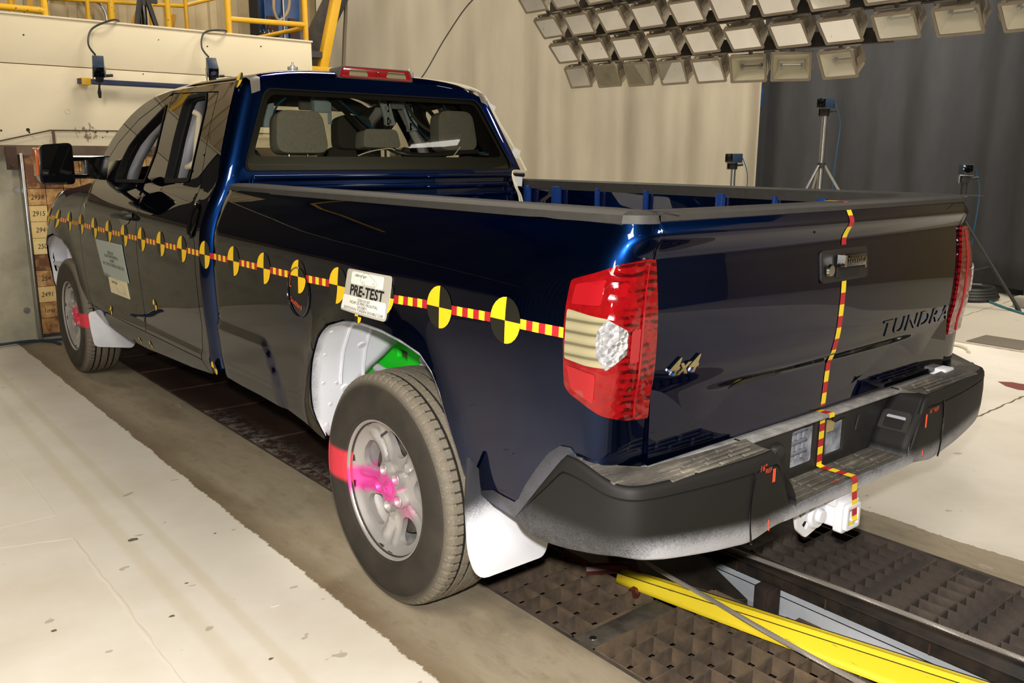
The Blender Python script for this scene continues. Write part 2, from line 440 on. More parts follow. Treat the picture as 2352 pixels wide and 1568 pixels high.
HOLES = [(-0.872, 1.709, .014), (-1.06, 1.70, .008), (-0.83, 2.43, .006), (-0.70, 1.69, .006), (-0.37, 1.70, .006), (-0.28, 1.708, .009), (-0.32, 1.66, .005), (-0.865, 1.69, .007), (0.62, 2.46, .006), (1.12, 2.50, .006), (0.2, 2.48, .004), (-0.25, 2.20, .005), (0.05, 2.19, .005), (1.0, 1.75, .007), (0.55, 1.85, .01)]
for x, z, r in HOLES: h.lathe([(0, 0.002), (r, 0.002), (r, -0.004)], (x, 5.460, z), (0, -1, 0), 12)
h.build('bolt_hole', DARK, WF)['kind'] = 'stuff'
r_ = MB(); r_.lathe([(.013, 0), (.013, .006), (.022, .006), (.025, 0)], (-0.566, 5.462, 1.864), (0, -1, 0), 20); r_.build('ring_collar', CREAM, WF)
for x, z in ((-0.996, 1.238), (-1.017, 0.263)):
    b_ = MB(); b_.lathe([(0, .012), (.014, .012), (.016, .006), (.024, .006), (.026, 0)], (x, 5.50, z), (0, -1, 0), 16); b_.build('anchor_bolt', ALU, WF)
MB().bx(-6.5, 1.64, 5.39, 5.47, 1.575, 1.59).bx(-6.5, 1.64, 5.385, 5.395, 1.515, 1.59).build('steel_angle', M('brown_steel', '#64503a', 0.6, col2='#45362a', vs=5), WF)
bk = MB().bx(-1.065, -0.985, 5.372, 5.384, 1.40, 1.58); bk.lathe([(0, .016), (.012, .016), (.012, 0)], (-1.025, 5.372, 1.43), (0, -1, 0), 6); bk.build('hanger_bracket', RUST, WF, bevel=.002)
# thin rod along the panel
rod = MB().tube([(-6.0, 5.43, 1.40), (-1.1, 5.43, 1.615), (-0.72, 5.43, 1.708), (-0.1, 5.43, 1.715), (1.5, 5.43, 1.72)], .006, 6)
rod.bx(-0.708, -0.688, 5.425, 5.437, 1.56, 1.705)
tag(rod.build('wall_rod', M('rod_brown', '#4e3f30', 0.6)), 'thin brown rod running along the foot of the cream wall panel', 'rod')
cl = MB().bx(0.02, 0.05, 5.36, 5.42, 1.56, 1.80).bx(0.16, 0.19, 5.36, 5.42, 1.56, 1.80).bx(0.0, 0.21, 5.355, 5.425, 1.76, 1.80).bx(.07, .12, 5.36, 5.42, 1.80, 1.93)
tag(cl.build('clamp_frame', M('clamp_grey', '#6b6454', 0.5), bevel=.004), 'small grey clamp frame on the ledge, seen through the truck side windows', 'clamp')

# wooden load-cell blocks
pw = thing('load_cell_panel', 'panel of numbered plywood blocks on the barrier in front of the truck', 'panel', (0, 5.5, 0))
MB().bx(-0.965, -0.945, -0.12, 0, 0.03, 1.53).bx(0.945, 0.965, -0.12, 0, 0.03, 1.53).bx(-0.945, 0.945, -0.03, 0, 0.03, 1.53).build('metal_frame', ALU, pw, bevel=.003)
def block_mat(n, a, b, vs, sd):
    t = NT(n); t.set(rough=0.75); f = t.noise(vs, 5, 0.7, stretch=(1, 1, 1.6))
    oi = t.n('ShaderNodeObjectInfo'); ad = t.n('ShaderNodeVectorMath', operation='ADD'); t.l(t.obj(), ad.inputs[0]); t.l(oi.outputs['Location'], ad.inputs[1])
    x = t.n('ShaderNodeTexNoise'); x.inputs['Scale'].default_value = vs; x.inputs['Detail'].default_value = 6; x.inputs['Roughness'].default_value = .7; t.l(ad.outputs[0], x.inputs['Vector'])
    t.base(t.ramp(x.outputs['Fac'], [(0.35, lin(a)), (sd, lin(b))])); return t.m
BM = [block_mat('plywood_clean', '#dcc58c', '#cfae6c', 6, .7), block_mat('plywood_worn', '#c9a468', '#8a6034', 12, .6), block_mat('plywood_stained', '#b3854f', '#5f3b22', 9, .55)]
bms = []
for m in BM:
    b = MB().bx(-.0645, .0645, -.10, -.03, -.0640, .0640)
    for hx, hz in ((-.052, .05), (.052, .05), (-.052, -.05), (.052, -.05)): b.lathe([(0, .001), (.004, .001), (.004, -.001)], (hx, -.10, hz), (0, -1, 0), 6, 1)
    o = b.build('block', [m, DARK], pw, bevel=.002, seg=1); bms.append(o)
used = [False]*3
pat = {0: 2, 1: 2, 2: 1, 3: 0, 4: 0, 5: 0, 6: 2, 7: 1, 8: 0, 9: 1, 10: 2}
NUM = {(0, 2): '2939', (0, 3): '2915', (0, 4): '294', (0, 5): '250', (0, 8): '2491', (0, 7): '254', (0, 9): '1mo', (5, 0): '2537', (6, 1): '29', (7, 0): '291', (4, 1): '26'}
for i in range(14):
    for j in range(11):
        if i > 2 and j > 3: continue
        k = pat[j] if i == 0 else random.choice((0, 1, 2, 2, 1)) if i < 4 else random.choice((0, 0, 1, 2))
        x, z = -.872+.1335*i, 1.446-.1312*j
        if used[k]: o = bms[k].copy(); COL.objects.link(o); o.parent = pw
        else: o = bms[k]; used[k] = True
        o.location = (x, random.uniform(-.004, .002), z)
        if (i, j) in NUM:
            tv, tf = text_mesh(NUM[i, j], .055, lambda u, v, w: (u-.0, -.1015, v-.018), sx=.85, shear=.15)
            if j == 9 or j == 7: pass
            q = MB().add(tv, tf).build('handwritten_number', INK, o, smooth=False, fixn=False)

# blue bar with two cameras on the wall
bar = thing('camera_bar', 'dark blue steel bar with yellow clamps bolted across the cream wall panel', 'bar', (0, 5.46, 2.09))
MB().bx(-0.49, 1.45, -.09, -.05, -.012, .03).build('bar', M('dark_blue_bar', '#14203f', 0.4), bar, bevel=.003)
for x in (-0.43, 0.50, 1.30): MB().bx(x-.035, x+.035, -.095, 0, -.018, .036).build('clamp', YEL, bar, bevel=.003)
def video_camera(name, label, cat='camera', group=None, knob=True):
    """body points along -Y from its mount at the origin"""
    t = thing(name, label, cat, group=group)
    b = MB().bx(-.042, .042, -.12, .12, .075, .165).build('housing', BLUEM, t, bevel=.004)
    f = MB().bx(-.038, .038, -.124, -.118, .080, .160); f.build('front_plate', GLOSSB, b, bevel=.002)
    l = MB(); l.lathe([(0, .012), (.018, .012), (.024, .03), (.028, .03), (.028, 0)], (0, -.12, .12), (0, -1, 0), 20); l.build('lens', GLOSSB, t)
    p = MB().bx(-.05, .05, -.08, .11, .066, .074).bx(-.05, -.044, -.05, .09, .0, .07); p.build('mount_plate', ALU, t, bevel=.001)
    hd = MB().bx(-.026, .026, -.03, .04, .0, .066); hd.lathe([(.024, -.03), (.024, .03)], (0, 0, .03), (1, 0, 0), 14); hd.tube([(.02, 0, .04), (.10, .0, .05)], .012, 8)
    hd.build('pan_head', BPLAST, t, bevel=.003)
    return t
for i, (x, z, lab) in enumerate(((-0.36, 2.10, 'blue high speed camera on the left end of the wall bar, lever hanging below'), (0.56, 2.15, 'blue high speed camera on the wall bar just above the truck roof'))):
    c = video_camera('video_camera', lab, group='cameras on the wall bar')
    c.location = (x, 5.24, z); c.rotation_euler = (math.radians(30), 0, math.radians(-16)); c.scale = (1, .85, 1)
    lv = MB().tube([(0.0, .04, 0), (-.01, .03, -.07)], .008, 8); lv.tube([(-.01, .03, -.07), (-.012, .03, -.11)], [.008, .014], 8); lv.tube([(-.012, .03, -.11), (-.012, .03, -.16)], [.016, .011], 8, 0)
    lv.bx(-.015, .015, .03, .20, -.02, .02)
    lv.build('lever', BPLAST, c)
    cc = MB().tube(spline([(x-.01, 5.27, z+.2), (x-.03, 5.36, z+.29), (x+.03, 5.42, z+.42), (x+.20, 5.40, 2.60), (x+.33, 5.75, 2.60), (x+.5, 6.6, 2.62)], 8), .008, 6)
    tag(cc.build('camera_cable', TUBEK), 'black cable looping over the wall top to the %s wall camera' % ('left' if i == 0 else 'right'), 'cable')

# platform behind the barrier with its yellow railing
struct(MB().bx(-6.5, 2.0, 5.95, 8.6, 2.50, 2.56).build('floor', M('platform_deck', '#3d3a36', 0.8), smooth=False))
def pipe(name, pts, r, label=None, parent=None, mat=YEL, cat='rail'):
    o = MB().tube(pts, r, 12).build(name, mat, parent)
    return tag(o, label, cat) if label else o
def chipped():
    t = NT('chipped_yellow'); t.set(rough=0.45); m = t.mr(t.noise(24, 3, 0.6), 0.66, 0.69)
    t.base(t.mix(m, lin('#e6b422'), lin('#4a3118'))); return t.m
CHIP = chipped()
ra = thing('guard_rail', 'chipped yellow pipe railing at the left end of the platform', 'railing', (-0.9, 6.1, 2.56))
MB().tube([(-3.0, 0, .13), (.38, 0, .155)], .026, 12).build('cross_pipe', CHIP, ra)
MB().tube([(-3.0, 0, 1.1), (.38, 0, 1.1)], .026, 12).build('cross_pipe', CHIP, ra)
MB().tube([(.38, 0, 0), (.38, 0, 1.15)], .028, 12).build('post', CHIP, ra)
MB().tube([(-.6, 0, 0), (-.6, 0, 1.15)], .026, 12).build('post', CHIP, ra)
MB().tube([(-.25, 0, .142), (-.20, 0, .146)], .0285, 12).build('white_tape_band', TAPEW, ra)
rb = thing('guard_rail', 'yellow pipe railing at the right end of the platform with a return bar', 'railing', (1.09, 6.1, 2.56))
MB().tube([(0, 0, .11), (0, 0, 1.15)], .030, 12).build('post', YEL, rb)
MB().tube([(.81, 0, -.0), (.81, 0, 1.15)], .028, 12).build('post', YEL, rb)
MB().tube([(0, 0, .245), (.81, 0, .265)], .026, 12).build('cross_pipe', YEL, rb)
MB().tube([(0, 0, .9), (.81, 0, .9)], .026, 12).build('cross_pipe', YEL, rb)
MB().tube([(.81, 0, .24), (.5, .6, .16)], .022, 12).build('cross_pipe', YEL, rb)
rc = thing('guard_rail', 'yellow pipe railing behind the black tripod above the cream wall', 'railing', (0, 6.9, 2.56))
MB().tube([(-.5, 0, .37), (.95, 0, .445)], .020, 12).tube([(.95, 0, .445), (1.6, .5, .68)], .020, 12).build('cross_pipe', YEL, rc)
for x, r, m in ((.035, .022, YEL), (.247, .034, CHIP), (.627, .022, YEL), (.79, .032, CHIP), (-.62, .022, YEL), (.975, .020, YEL)):
    MB().tube([(x, 0, 0), (x, 0, 1.0)], r, 12).build('post', m, rc)
st = thing('stair_stringer', 'sloping yellow flat bars of the steps behind the left railing', 'stair', (-0.5, 7.2, 2.56))
for x0, x1 in ((0.0, .12), (-.13, -.03), (.93, 1.10), (1.36, 1.47)): MB().tube([(x0, .03, 0), (x1, .03, .40)], .026, 4).build('flat_bar', M('ochre_paint', '#c48f1c', .5), st)
# black tripod on the platform
tp = thing('camera_tripod', 'black tripod with silver column standing on the platform behind the wall', 'tripod', (0.46, 6.6, 2.56))
MB().tube([(0, 0, .44), (0, 0, 1.4)], .022, 12).build('column', ALU, tp)
MB().tube([(0, 0, .36), (0, 0, .46)], .038, 12).bx(.02, .13, -.02, .02, .39, .43).build('collar', BPLAST, tp)
for a in (-150, -30, 90):
    MB().tube([(0.04*math.cos(math.radians(a)), .04*math.sin(math.radians(a)), .41), (.15*math.cos(math.radians(a)), .15*math.sin(math.radians(a)), 0)], .026, 8).build('leg', BPLAST, tp)
MB().tube([(0, 0, .02), (0, 0, .38)], .028, 12).build('lower_column', GLOSSB, tp)

# corrugated wall far behind
def corr(name, x0, x1, y, z0, z1, mat, pitch=.28, rib=.04):
    mb = MB(); xs = []; x = x0
    while x < x1: xs += [(x, 0), (x+pitch*.55, 0), (x+pitch*.62, -rib), (x+pitch*.93, -rib)]; x += pitch
    mb.grid(len(xs), 2, lambda i, j: (xs[i][0], y+xs[i][1], (z0, z1)[j])); return mb.build(name, mat, ang=20, fixn=False)
struct(corr('wall_back', -6.5, 4.4, 9.1, 0, 6.3, M('tan_sheet', '#b3a17c', 0.6, col2='#a08d6b', vs=2)))
struct(MB().bx(-6.5, 3.0, 8.95, 9.05, 2.66, 2.86).build('trim', M('brown_beam', '#5a4d42', 0.6), smooth=False))
cd = thing('conduit_run', 'grey bent conduits clipped to the corrugated wall', 'conduit', (0.6, 8.95, 2.6))
for dx in (0, .18): MB().tube(spline([(dx, 0, .30), (dx, 0, .48), (dx-.03, 0, .60), (dx-.14, 0, .68), (dx-.6, 0, .72)], 6), .02, 8).build('conduit', ALU, cd)
MB().tube([(-.5, -.02, .35), (-.5, -.02, .75)], .035, 4).build('black_strut', BPLAST, cd)
MB().tube([(.95, 0, .0), (2.3, 0, .45)], .05, 10).build('pipe', M('grey_pipe', '#6a6355', .5), cd)
MB().tube([(.95, 0, .0), (1.1, 0, .1), (2.3, -.1, .55)], .03, 10).build('pipe', M('dark_pipe', '#39362f', .5), cd)
MB().tube([(1.9, -.3, 0), (1.87, -.3, .9)], .05, 12).build('duct', M('pale_duct', '#a29a86', .5), cd)
bc = thing('steel_column', 'blue steel column behind the right end of the platform', 'column', (2.78, 8.5, 0))
MB().bx(-.22, .26, 0, .02, 0, 5).bx(-.22, .26, .2, .22, 0, 5).bx(0.01, .03, 0, .22, 0, 5).build('column', BLUEB, bc, bevel=.004)
MB().bx(-.20, -.06, -.03, 0, 2.6, 3.25).bx(.1, .22, -.03, 0, 2.6, 3.25).build('rusty_channel', RUST, bc)
MB().tube([(-.02, -.12, 2.5), (-.02, -.12, 5)], .014, 8).build('rod', ALU, bc)
MB().tube(spline([(-.12, -.1, 3.6), (-.14, -.1, 3.3), (-.06, -.1, 3.2), (.06, -.1, 3.35), (.08, -.1, 3.6)], 6), .02, 8).build('hoop', M('tan_hoop', '#9a8468', .6), bc)
sh = thing('equipment_shelf', 'dark shelf with small clear bottles beside the blue column', 'shelf', (2.36, 8.2, 2.56))
MB().bx(-.02, .25, 0, .25, .42, .44).bx(-.02, .25, 0, .25, .0, .02).bx(-.03, -.01, 0, .25, 0, .9).build('shelf', DARK, sh)
for k in range(4): MB().lathe([(0, 0), (.025, 0), (.025, .07), (.008, .10), (.008, .12)], (0.02+.06*k, .1, .44), (0, 0, 1), 10).build('bottle', CLEARGL, sh)
# yellow inclined post, black beam, hanging cables
yp = thing('inclined_post', 'yellow steel post leaning beside the right end of the cream wall', 'post', (1.99, 6.0, 2.3))
MB().bx(-.045, .045, -.045, .045, 0, 1.5, mat=Matrix.Rotation(math.radians(15), 4, 'Y')).build('post', YEL, yp, bevel=.004)
MB().bx(-.14, .16, -.08, .08, 0, .11).bx(.1, .2, -.06, .06, 0, .08).build('foot_plate', YEL, yp, bevel=.004)
pb = MB().bx(1.82, 2.2, 5.8, 6.2, 2.2, 2.32); struct(MB().bx(1.66, 2.3, 5.8, 6.9, 0, 2.3).build('wall_front', conc_mat(), smooth=False))
bb_ = MB().bx(-.07, .07, -.10, .10, 0, 2.6, mat=Matrix.Translation((1.95, 6.5, 2.32)) @ Matrix.Rotation(math.radians(30), 4, 'Y')); bb_.bx(-.11, .11, -.11, -.09, 0, 2.6, mat=Matrix.Translation((1.95, 6.5, 2.32)) @ Matrix.Rotation(math.radians(30), 4, 'Y'))
tag(bb_.build('diagonal_beam', BLKM, bevel=.003), 'black steel beam rising diagonally behind the yellow leaning post', 'beam')
tag(MB().tube(spline([(2.60, 6.5, 4.2), (2.60, 6.5, 3.2), (2.57, 6.5, 2.8), (2.52, 6.5, 2.2)], 6), .022, 8).build('hanging_hose', M('brown_hose', '#6d6350', .6)), 'brown hose hanging straight down in front of the beige curtain', 'hose')
tag(MB().tube(spline([(4.9, 6.5, 3.75), (4.35, 6.5, 3.387), (3.95, 6.5, 2.93), (3.6, 6.5, 2.45), (3.3, 6.5, 2.2)], 8), .008, 6).build('hanging_cable', TUBEK), 'thin dark cable slanting across the beige curtain', 'cable')

# ---------------------------------------------------------------- curtains
def curtain_mat(n, a, b, rough=.85):
    t = NT(n); t.set(rough=rough, spec=.3); t.base(t.ramp(t.noise(3, 4, .6, stretch=(1, 1, .25)), [(0.3, lin(a)), (0.7, lin(b))])); t.bump(t.noise(220, 2, .5), .05, .002); return t.m
def curtain(name, path, z0, z1, fold, mat, label, foldn=60, lean=0.0):
    P = spline(path, 24); L = [0]
    for i in range(1, len(P)): L.append(L[-1]+(P[i]-P[i-1]).length)
    ph = [random.uniform(0, 6.28) for _ in range(8)]
    def fn(i, j):
        a = P[max(i-1, 0)]; b = P[min(i+1, len(P)-1)]; d = (b-a).normalized(); n = Vector((-d.y, d.x, 0)); s = L[i]
        tz = j/16
        w = fold*(.55*math.sin(s*foldn*.17+ph[0]+.5*math.sin(s*2.1))+.35*math.sin(s*foldn*.31+ph[1]+tz*.8)+.25*math.sin(s*foldn*.09+ph[2]))
        w *= (.75+.5*(1-tz))
        q = P[i]+n*w; return (q.x+lean*(1-tz)*d.x*0, q.y, z0+(z1-z0)*tz)
    o = MB().grid(len(P), 17, fn).build(name, mat, ang=80, fixn=False, solid=.004); return tag(o, label, 'curtain')
BEIC = curtain_mat('beige_cloth', '#a79f8c', '#9b9382')
BLKC = curtain_mat('black_cloth', '#333437', '#404144')
curtain('backdrop_curtain', [(3.15, 8.25, 0), (3.6, 7.95, 0), (4.6, 7.35, 0), (6.0, 6.45, 0), (7.2, 5.6, 0), (8.05, 4.85, 0)], .02, 5.2, .11, BEIC, 'tall beige cloth curtain hanging in folds behind the truck cab', 46)
curtain('backdrop_curtain', [(8.22, 5.3, 0), (8.15, 4.4, 0), (8.3, 3.2, 0), (8.35, 2.0, 0), (7.95, 1.1, 0), (7.8, 0.0, 0), (7.8, -2.0, 0)], .10, 5.2, .045, BLKC, 'tall black cloth curtain hanging on the right side of the hall', 44)
struct(MB().bx(7.9, 7.94, -3, 1.2, 0, .17).bx(8.3, 8.34, 1.2, 5.5, 0, .17).build('baseboard_right', M('black_base', '#1f1e1d', .6), smooth=False))
struct(MB().bx(8.6, 8.7, -9, 9.2, 0, 6.3).build('wall_right', M('tan_wall', '#9c8c6c', .8), smooth=False))
curtain('backdrop_curtain', [(-6.4, 6.2, 0), (-4.5, 6.3, 0), (-2.3, 6.2, 0)], 2.6, 5.6, .05, BLKC, 'added black cloth curtain left of the platform, outside the picture, darkening paint reflections', 44)  # unseen cloth, added so the upper body reflects something dark
cp = MB().bx(8.05, 8.12, 4.86, 5.02, 2.2, 2.45).bx(8.1, 8.12, 4.9, 5.1, .0, 2.2); tag(cp.build('wall_column', BLUEB), 'blue post showing in the gap between the two curtains', 'post')
# the rest of the hall, mirrored in the paint
struct(corr('wall_left', -9.0, 9.0, 0, 0, 6.3, M('left_sheet', '#5c5142', .7, col2='#463c30', vs=2))).matrix_world = Matrix.Translation((-7.5, 0, 0)) @ Matrix.Rotation(math.radians(90), 4, 'Z')
struct(MB().bx(-7.5, 9, -9.1, -9.0, 0, 6.3).build('wall_rear', M('rear_wall', '#6b6150', .8), smooth=False))
struct(MB().bx(-7.6, 9, -9.1, 9.2, 6.3, 6.4).build('ceiling', M('dark_ceiling', '#2e2b27', .9), smooth=False))
for k, y in enumerate((-6, -3, 0, 3, 6)):
    struct(MB().bx(-7.5, 9, y-.08, y+.08, 5.85, 6.3).build('trim', BLKM, smooth=False))
EM = NT('lamp_tube'); EM.base((1, 1, 1, 1)); EM.b.inputs['Emission Color'].default_value = (1, .95, .85, 1); EM.b.inputs['Emission Strength'].default_value = 9
for k, (x, y) in enumerate(((5.15, -4.25), (4.0, 0.2), (-3.4, -6.2), (-3.6, 4.6))):
    f = thing('ceiling_light', ['fluorescent fixture under the roof, on the right behind the viewer', 'fluorescent fixture under the roof, above the light bank', 'fluorescent fixture under the roof, furthest behind the viewer', 'fluorescent fixture under the roof, left of the truck bonnet'][k], 'light', (x, y, 5.6))
    MB().bx(-.42, .42, -.14, .14, .05, .12).build('housing', WHITE, f, bevel=.01); f.rotation_euler = (0, 0, math.radians((12, 0, 0, 0)[k]))
    MB().bx(-.40, .40, -.07, .07, .03, .05).build('diffuser', EM.m, f, bevel=.004)
# ---------------------------------------------------------------- light bank over the right side
HOUS = M('taupe_housing', '#857a66', 0.55, var=0.15, vs=8)
REFL = M('cream_reflector', '#d9d2bb', 0.4)
WIRING = M('lamp_core', '#8f8f88', 0.3, .6)
def floodlight():
    """opening in the local YZ plane facing -X, hung from the top at z=+.18"""
    t = thing('floodlight', '', 'floodlight')
    W, H = .162, .118
    fr = MB()
    o_ = rrect(-W, W, -H, H, .012, 2); i_ = rrect(-W+.020, W-.020, -H+.020, H-.020, .008, 2)
    fr.prism(o_, lambda u, v: (0.0, u, v), lambda u, v: (-.016, u, v), 0, [i_]); fr.build('front_frame', HOUS, t, bevel=.002, seg=1)
    W2, H2 = W-.014, H-.014; w, h_ = .10, .030; D = .125
    hb = MB(); vo = [(0, -W2, -H2), (0, W2, -H2), (0, W2, H2), (0, -W2, H2), (D+.02, -w-.03, -h_-.05), (D+.02, w+.03, -h_-.05), (D+.02, w+.03, h_+.05), (D+.02, -w-.03, h_+.05)]
    hb.add(vo, [(0, 1, 5, 4), (1, 2, 6, 5), (2, 3, 7, 6), (3, 0, 4, 7), (4, 5, 6, 7)]); hb.build('housing', HOUS, t, smooth=False)
    rf = MB(); a, b = W-.020, H-.020
    vi = [(-.004, -a, -b), (-.004, a, -b), (-.004, a, b), (-.004, -a, b), (D, -w, -h_), (D, w, -h_), (D, w, h_), (D, -w, h_)]
    rf.add(vi, [(0, 4, 5, 1), (1, 5, 6, 2), (2, 6, 7, 3), (3, 7, 4, 0), (4, 7, 6, 5)]); rf.build('reflector', REFL, t, smooth=False, fixn=False)
    bu = MB().tube([(D-.035, -.075, 0), (D-.035, .075, 0)], .008, 8).bx(D-.05, D-.01, -.095, -.072, -.012, .012).bx(D-.05, D-.01, .072, .095, -.012, .012); bu.build('lamp_tube', WIRING, t)
    MB().add([(-.010, -a, -b), (-.010, a, -b), (-.010, a, b), (-.010, -a, b)], [(0, 1, 2, 3)]).build('glass_pane', LAMPGL, t, smooth=False, fixn=False)
    yk = MB()
    for s in (-1, 1): yk.bx(.0, .012+.09, s*(W+.012)-.003, s*(W+.012)+.003, -.03, .035)
    yk.bx(.075, .10, -W-.014, W+.014, .10, .106); yk.bx(.075, .10, -W-.014, -W-.009, -.02, .106).bx(.075, .10, W+.009, W+.014, -.02, .106)
    for y in (-.12, .12): yk.bx(-.012, .012, y-.016, y+.016, H-.002, H+.012)
    yk.build('yoke', HOUS, t, smooth=False)
    MB().tube([(.085, 0, .10), (.085, 0, .15)], .018, 10).tube([(.085, 0, .145), (.085, 0, .19)], .011, 8).build('swivel', M('dark_swivel', '#5a5044', .5), t)
    return t
fl0 = floodlight(); first = True
NROW = [8, 12, 13, 13]; RN = ['bottom row', 'second lowest row', 'third lowest row', 'top row']
Y0 = [4.43, 4.48, 4.50, 4.52]; XR = [4.18, 4.02, 3.82, 3.60]; ZR = [2.345, 2.580, 2.815, 3.045]; TL = [22, 43, 43, 43]
bank = thing('light_bank', 'black steel frame with long bars carrying the rows of floodlights', 'frame', (4.2, 1.5, 2.3))
for r in range(4):
    for k in range(NROW[r]):
        y = Y0[r]-k*(.425 if r == 0 else .445)
        f = fl0 if first else copy_tree(fl0); first = False
        tilt = TL[r]+random.uniform(-2.5, 2.5); yaw = random.uniform(-3, 3)
        if r == 0: tilt = [30, 26, 24, 28, 34, 20, 14, 30][k]; yaw = [0, 0, 0, 0, 2, 18, 32, -4][k]
        f.rotation_euler = (0, math.radians(-tilt), math.radians(yaw)); f.location = (XR[r], y, ZR[r]-.0125*k)
        f['label'] = 'floodlight, %s from the left in the %s of the light bank' % (ORD[k], RN[r]); f['group'] = 'floodlights of the light bank'
    zz = ZR[r]+.20+.02; xx = XR[r]+(.16 if r else .20)
    MB().bx(xx-4.2-.05, xx-4.2+.03, -5.7 if r else -3.3, .12, zz-2.3-.060, zz-2.3+.055, mat=Matrix.Translation((0, Y0[r]-1.5, 0)) @ Matrix.Shear('XY', 4, (0, 0)) @ Matrix(((1, 0, 0, 0), (0, 1, 0, 0), (0, .028, 1, 0), (0, 0, 0, 1)))).build('long_bar', BLKM, bank, smooth=False)
for y in (4.4, 3.1, 1.8, 0.5, -.8):
    MB().tube([(XR[0]-4.2+.2, y-1.5, ZR[0]-2.3+.18), (XR[3]-4.2+.2, y-1.5, ZR[3]-2.3+.35)], .035, 4).tube([(XR[3]-4.2+.2, y-1.5, ZR[3]-2.3+.35), (XR[3]-4.2+.2, y-1.5, 4.0)], .025, 6).build('cross_bar', BLKM, bank, smooth=False)
bf = bank
MB().bx(-.5, -.4, -2.6, 3.2, 3.9, 4.0).tube([(-.4, 2.9, 1.7), (-.4, 2.9, 3.95)], .03, 6).tube([(-.4, -2.3, 1.7), (-.4, -2.3, 3.95)], .03, 6).build('hoist_beam', BLKM, bf, smooth=False)

# ---------------------------------------------------------------- tripods with cameras by the curtains
def tripod(name, label, loc, hgt, spread_z, silver, rz=0, spread=.45):
    t = thing(name, label, 'tripod', loc, rz); m = ALU if silver else BPLAST
    MB().tube([(0, 0, .25), (0, 0, hgt)], .030, 14).build('column', m, t)
    MB().tube([(0, 0, spread_z-.03), (0, 0, spread_z+.03)], .045, 12).build('collar', BPLAST, t)
    for k in range(3):
        a = math.radians(30+120*k); c, s = math.cos(a), math.sin(a)
        l = MB().tube([(.04*c, .04*s, spread_z), (spread*c, spread*s, .03)], .017, 8).build('leg', m, t)
        MB().tube([(spread*.97*c, spread*.97*s, .05), (spread*1.02*c, spread*1.02*s, .0)], .022, 8).build('rubber_foot', BPLAST, l)
        MB().tube([(0, 0, .33), (spread*.55*c, spread*.55*s, .33+(spread_z-.33)*.0+.12)], .008, 6).build('brace', m, t)
    return t
for (x, y, hgt, sz, sil, lt, lc, rz, sp) in (
    (6.6, 2.985, 1.98, 1.44, True, 'tall silver tripod in front of the black curtain', 'blue camera on top of the tall silver tripod', 60, .95),
    (6.6, 4.17, 1.38, .85, True, 'short tripod in front of the edge of the beige curtain', 'blue camera on the short tripod by the beige curtain', 60, .45),
    (6.9, 1.53, 1.28, .90, False, 'dark tripod at the far right before the black curtain', 'dim blue camera on the dark tripod', 40, .62)):
    tripod('tripod', lt, (x, y, 0), hgt, sz, sil, math.radians(20), sp)
    c = video_camera('video_camera', lc, group='cameras on tripods'); c.location = (x, y, hgt); c.rotation_euler = (0, 0, math.radians(-rz-20)); c.scale = (1.25, 1.1, 1.15)
    cb = MB().tube(spline([(x+.12, y-.04, hgt+.14), (x+.19, y-.08, hgt-.1), (x+.15, y-.08, hgt-.6), (x+.16, y-.06, .1), (x+.1, y-.1, .01)], 6), .006, 6)
    tag(cb.build('camera_cable', TUBEB), 'thin blue cable of the %s' % lc.replace('dim ', ''), 'cable')
hc = MB()
for k in range(4): hc.tube([(7.6+(.33-.02*k)*math.cos(a*PI/12), 1.62+(.25-.015*k)*math.sin(a*PI/12), .03+.03*k) for a in range(25)], .025, 6)
tag(hc.build('hose_coil', TUBEK), 'black hose coiled on the floor at the foot of the black curtain', 'hose')
tag(MB().tube(spline([(7.78, 1.75, .02), (7.5, 1.4, .012), (7.1, 1.0, .012), (6.6, .3, .012), (6.2, -.8, .012)], 8), .014, 6).build('floor_hose', M('teal_hose', '#2f6a72', .5)), 'teal hose running over the floor at the far right', 'hose')
for i, (x, y, s, lab) in enumerate(((5.38, .42, .2, 'dark square plate lying on the floor right of the truck'), (4.95, -.35, .2, 'dark square plate on the floor at the right edge, nearest the viewer'))):
    tag(MB().bx(x-s, x+s, y-s*1.1, y+s*1.1, 0, .006).build('floor_plate', M('plate_grey', '#665e50', .7), bevel=.002), lab, 'plate')
tag(MB().tube(spline([(4.75, .70, .01), (4.9, .62, .012), (4.85, .50, .012), (4.72, .42, .01)], 6), .012, 6).build('cord', WIREW), 'short piece of white cord on the floor beside the rear bumper', 'cord')
P = [(.13*random.uniform(.5, 1)*math.cos(k*PI/6), .20*random.uniform(.4, 1)*math.sin(k*PI/6)) for k in range(12)]
struct(MB().prism(P, lambda u, v: (3.95+u, -.28+v, 0), lambda u, v: (3.95+u, -.28+v, .001)).build('trim', M('red_stain', '#7a3c33', .8), smooth=False))
tag(MB().bx(7.35, 7.50, .95, 1.10, 0, .12).build('small_block', M('grey_block', '#8a8478', .7), bevel=.02), 'small grey block at the foot of the black curtain', 'block')
hb_ = MB().tube(spline([(-1.9, 5.30, .015), (-1.35, 5.40, .02), (-1.05, 5.44, .02), (-.90, 5.36, .015), (-.86, 5.2, .012)], 8), .012, 6).tube(spline([(-1.9, 5.36, .012), (-1.3, 5.36, .035), (-1.0, 5.42, .015), (-.8, 5.40, .012)], 8), .010, 6)
tag(hb_.build('floor_cable', M('navy_cable', '#26374a', .5)), 'dark blue cable lying along the foot of the barrier, left of the truck', 'cable')

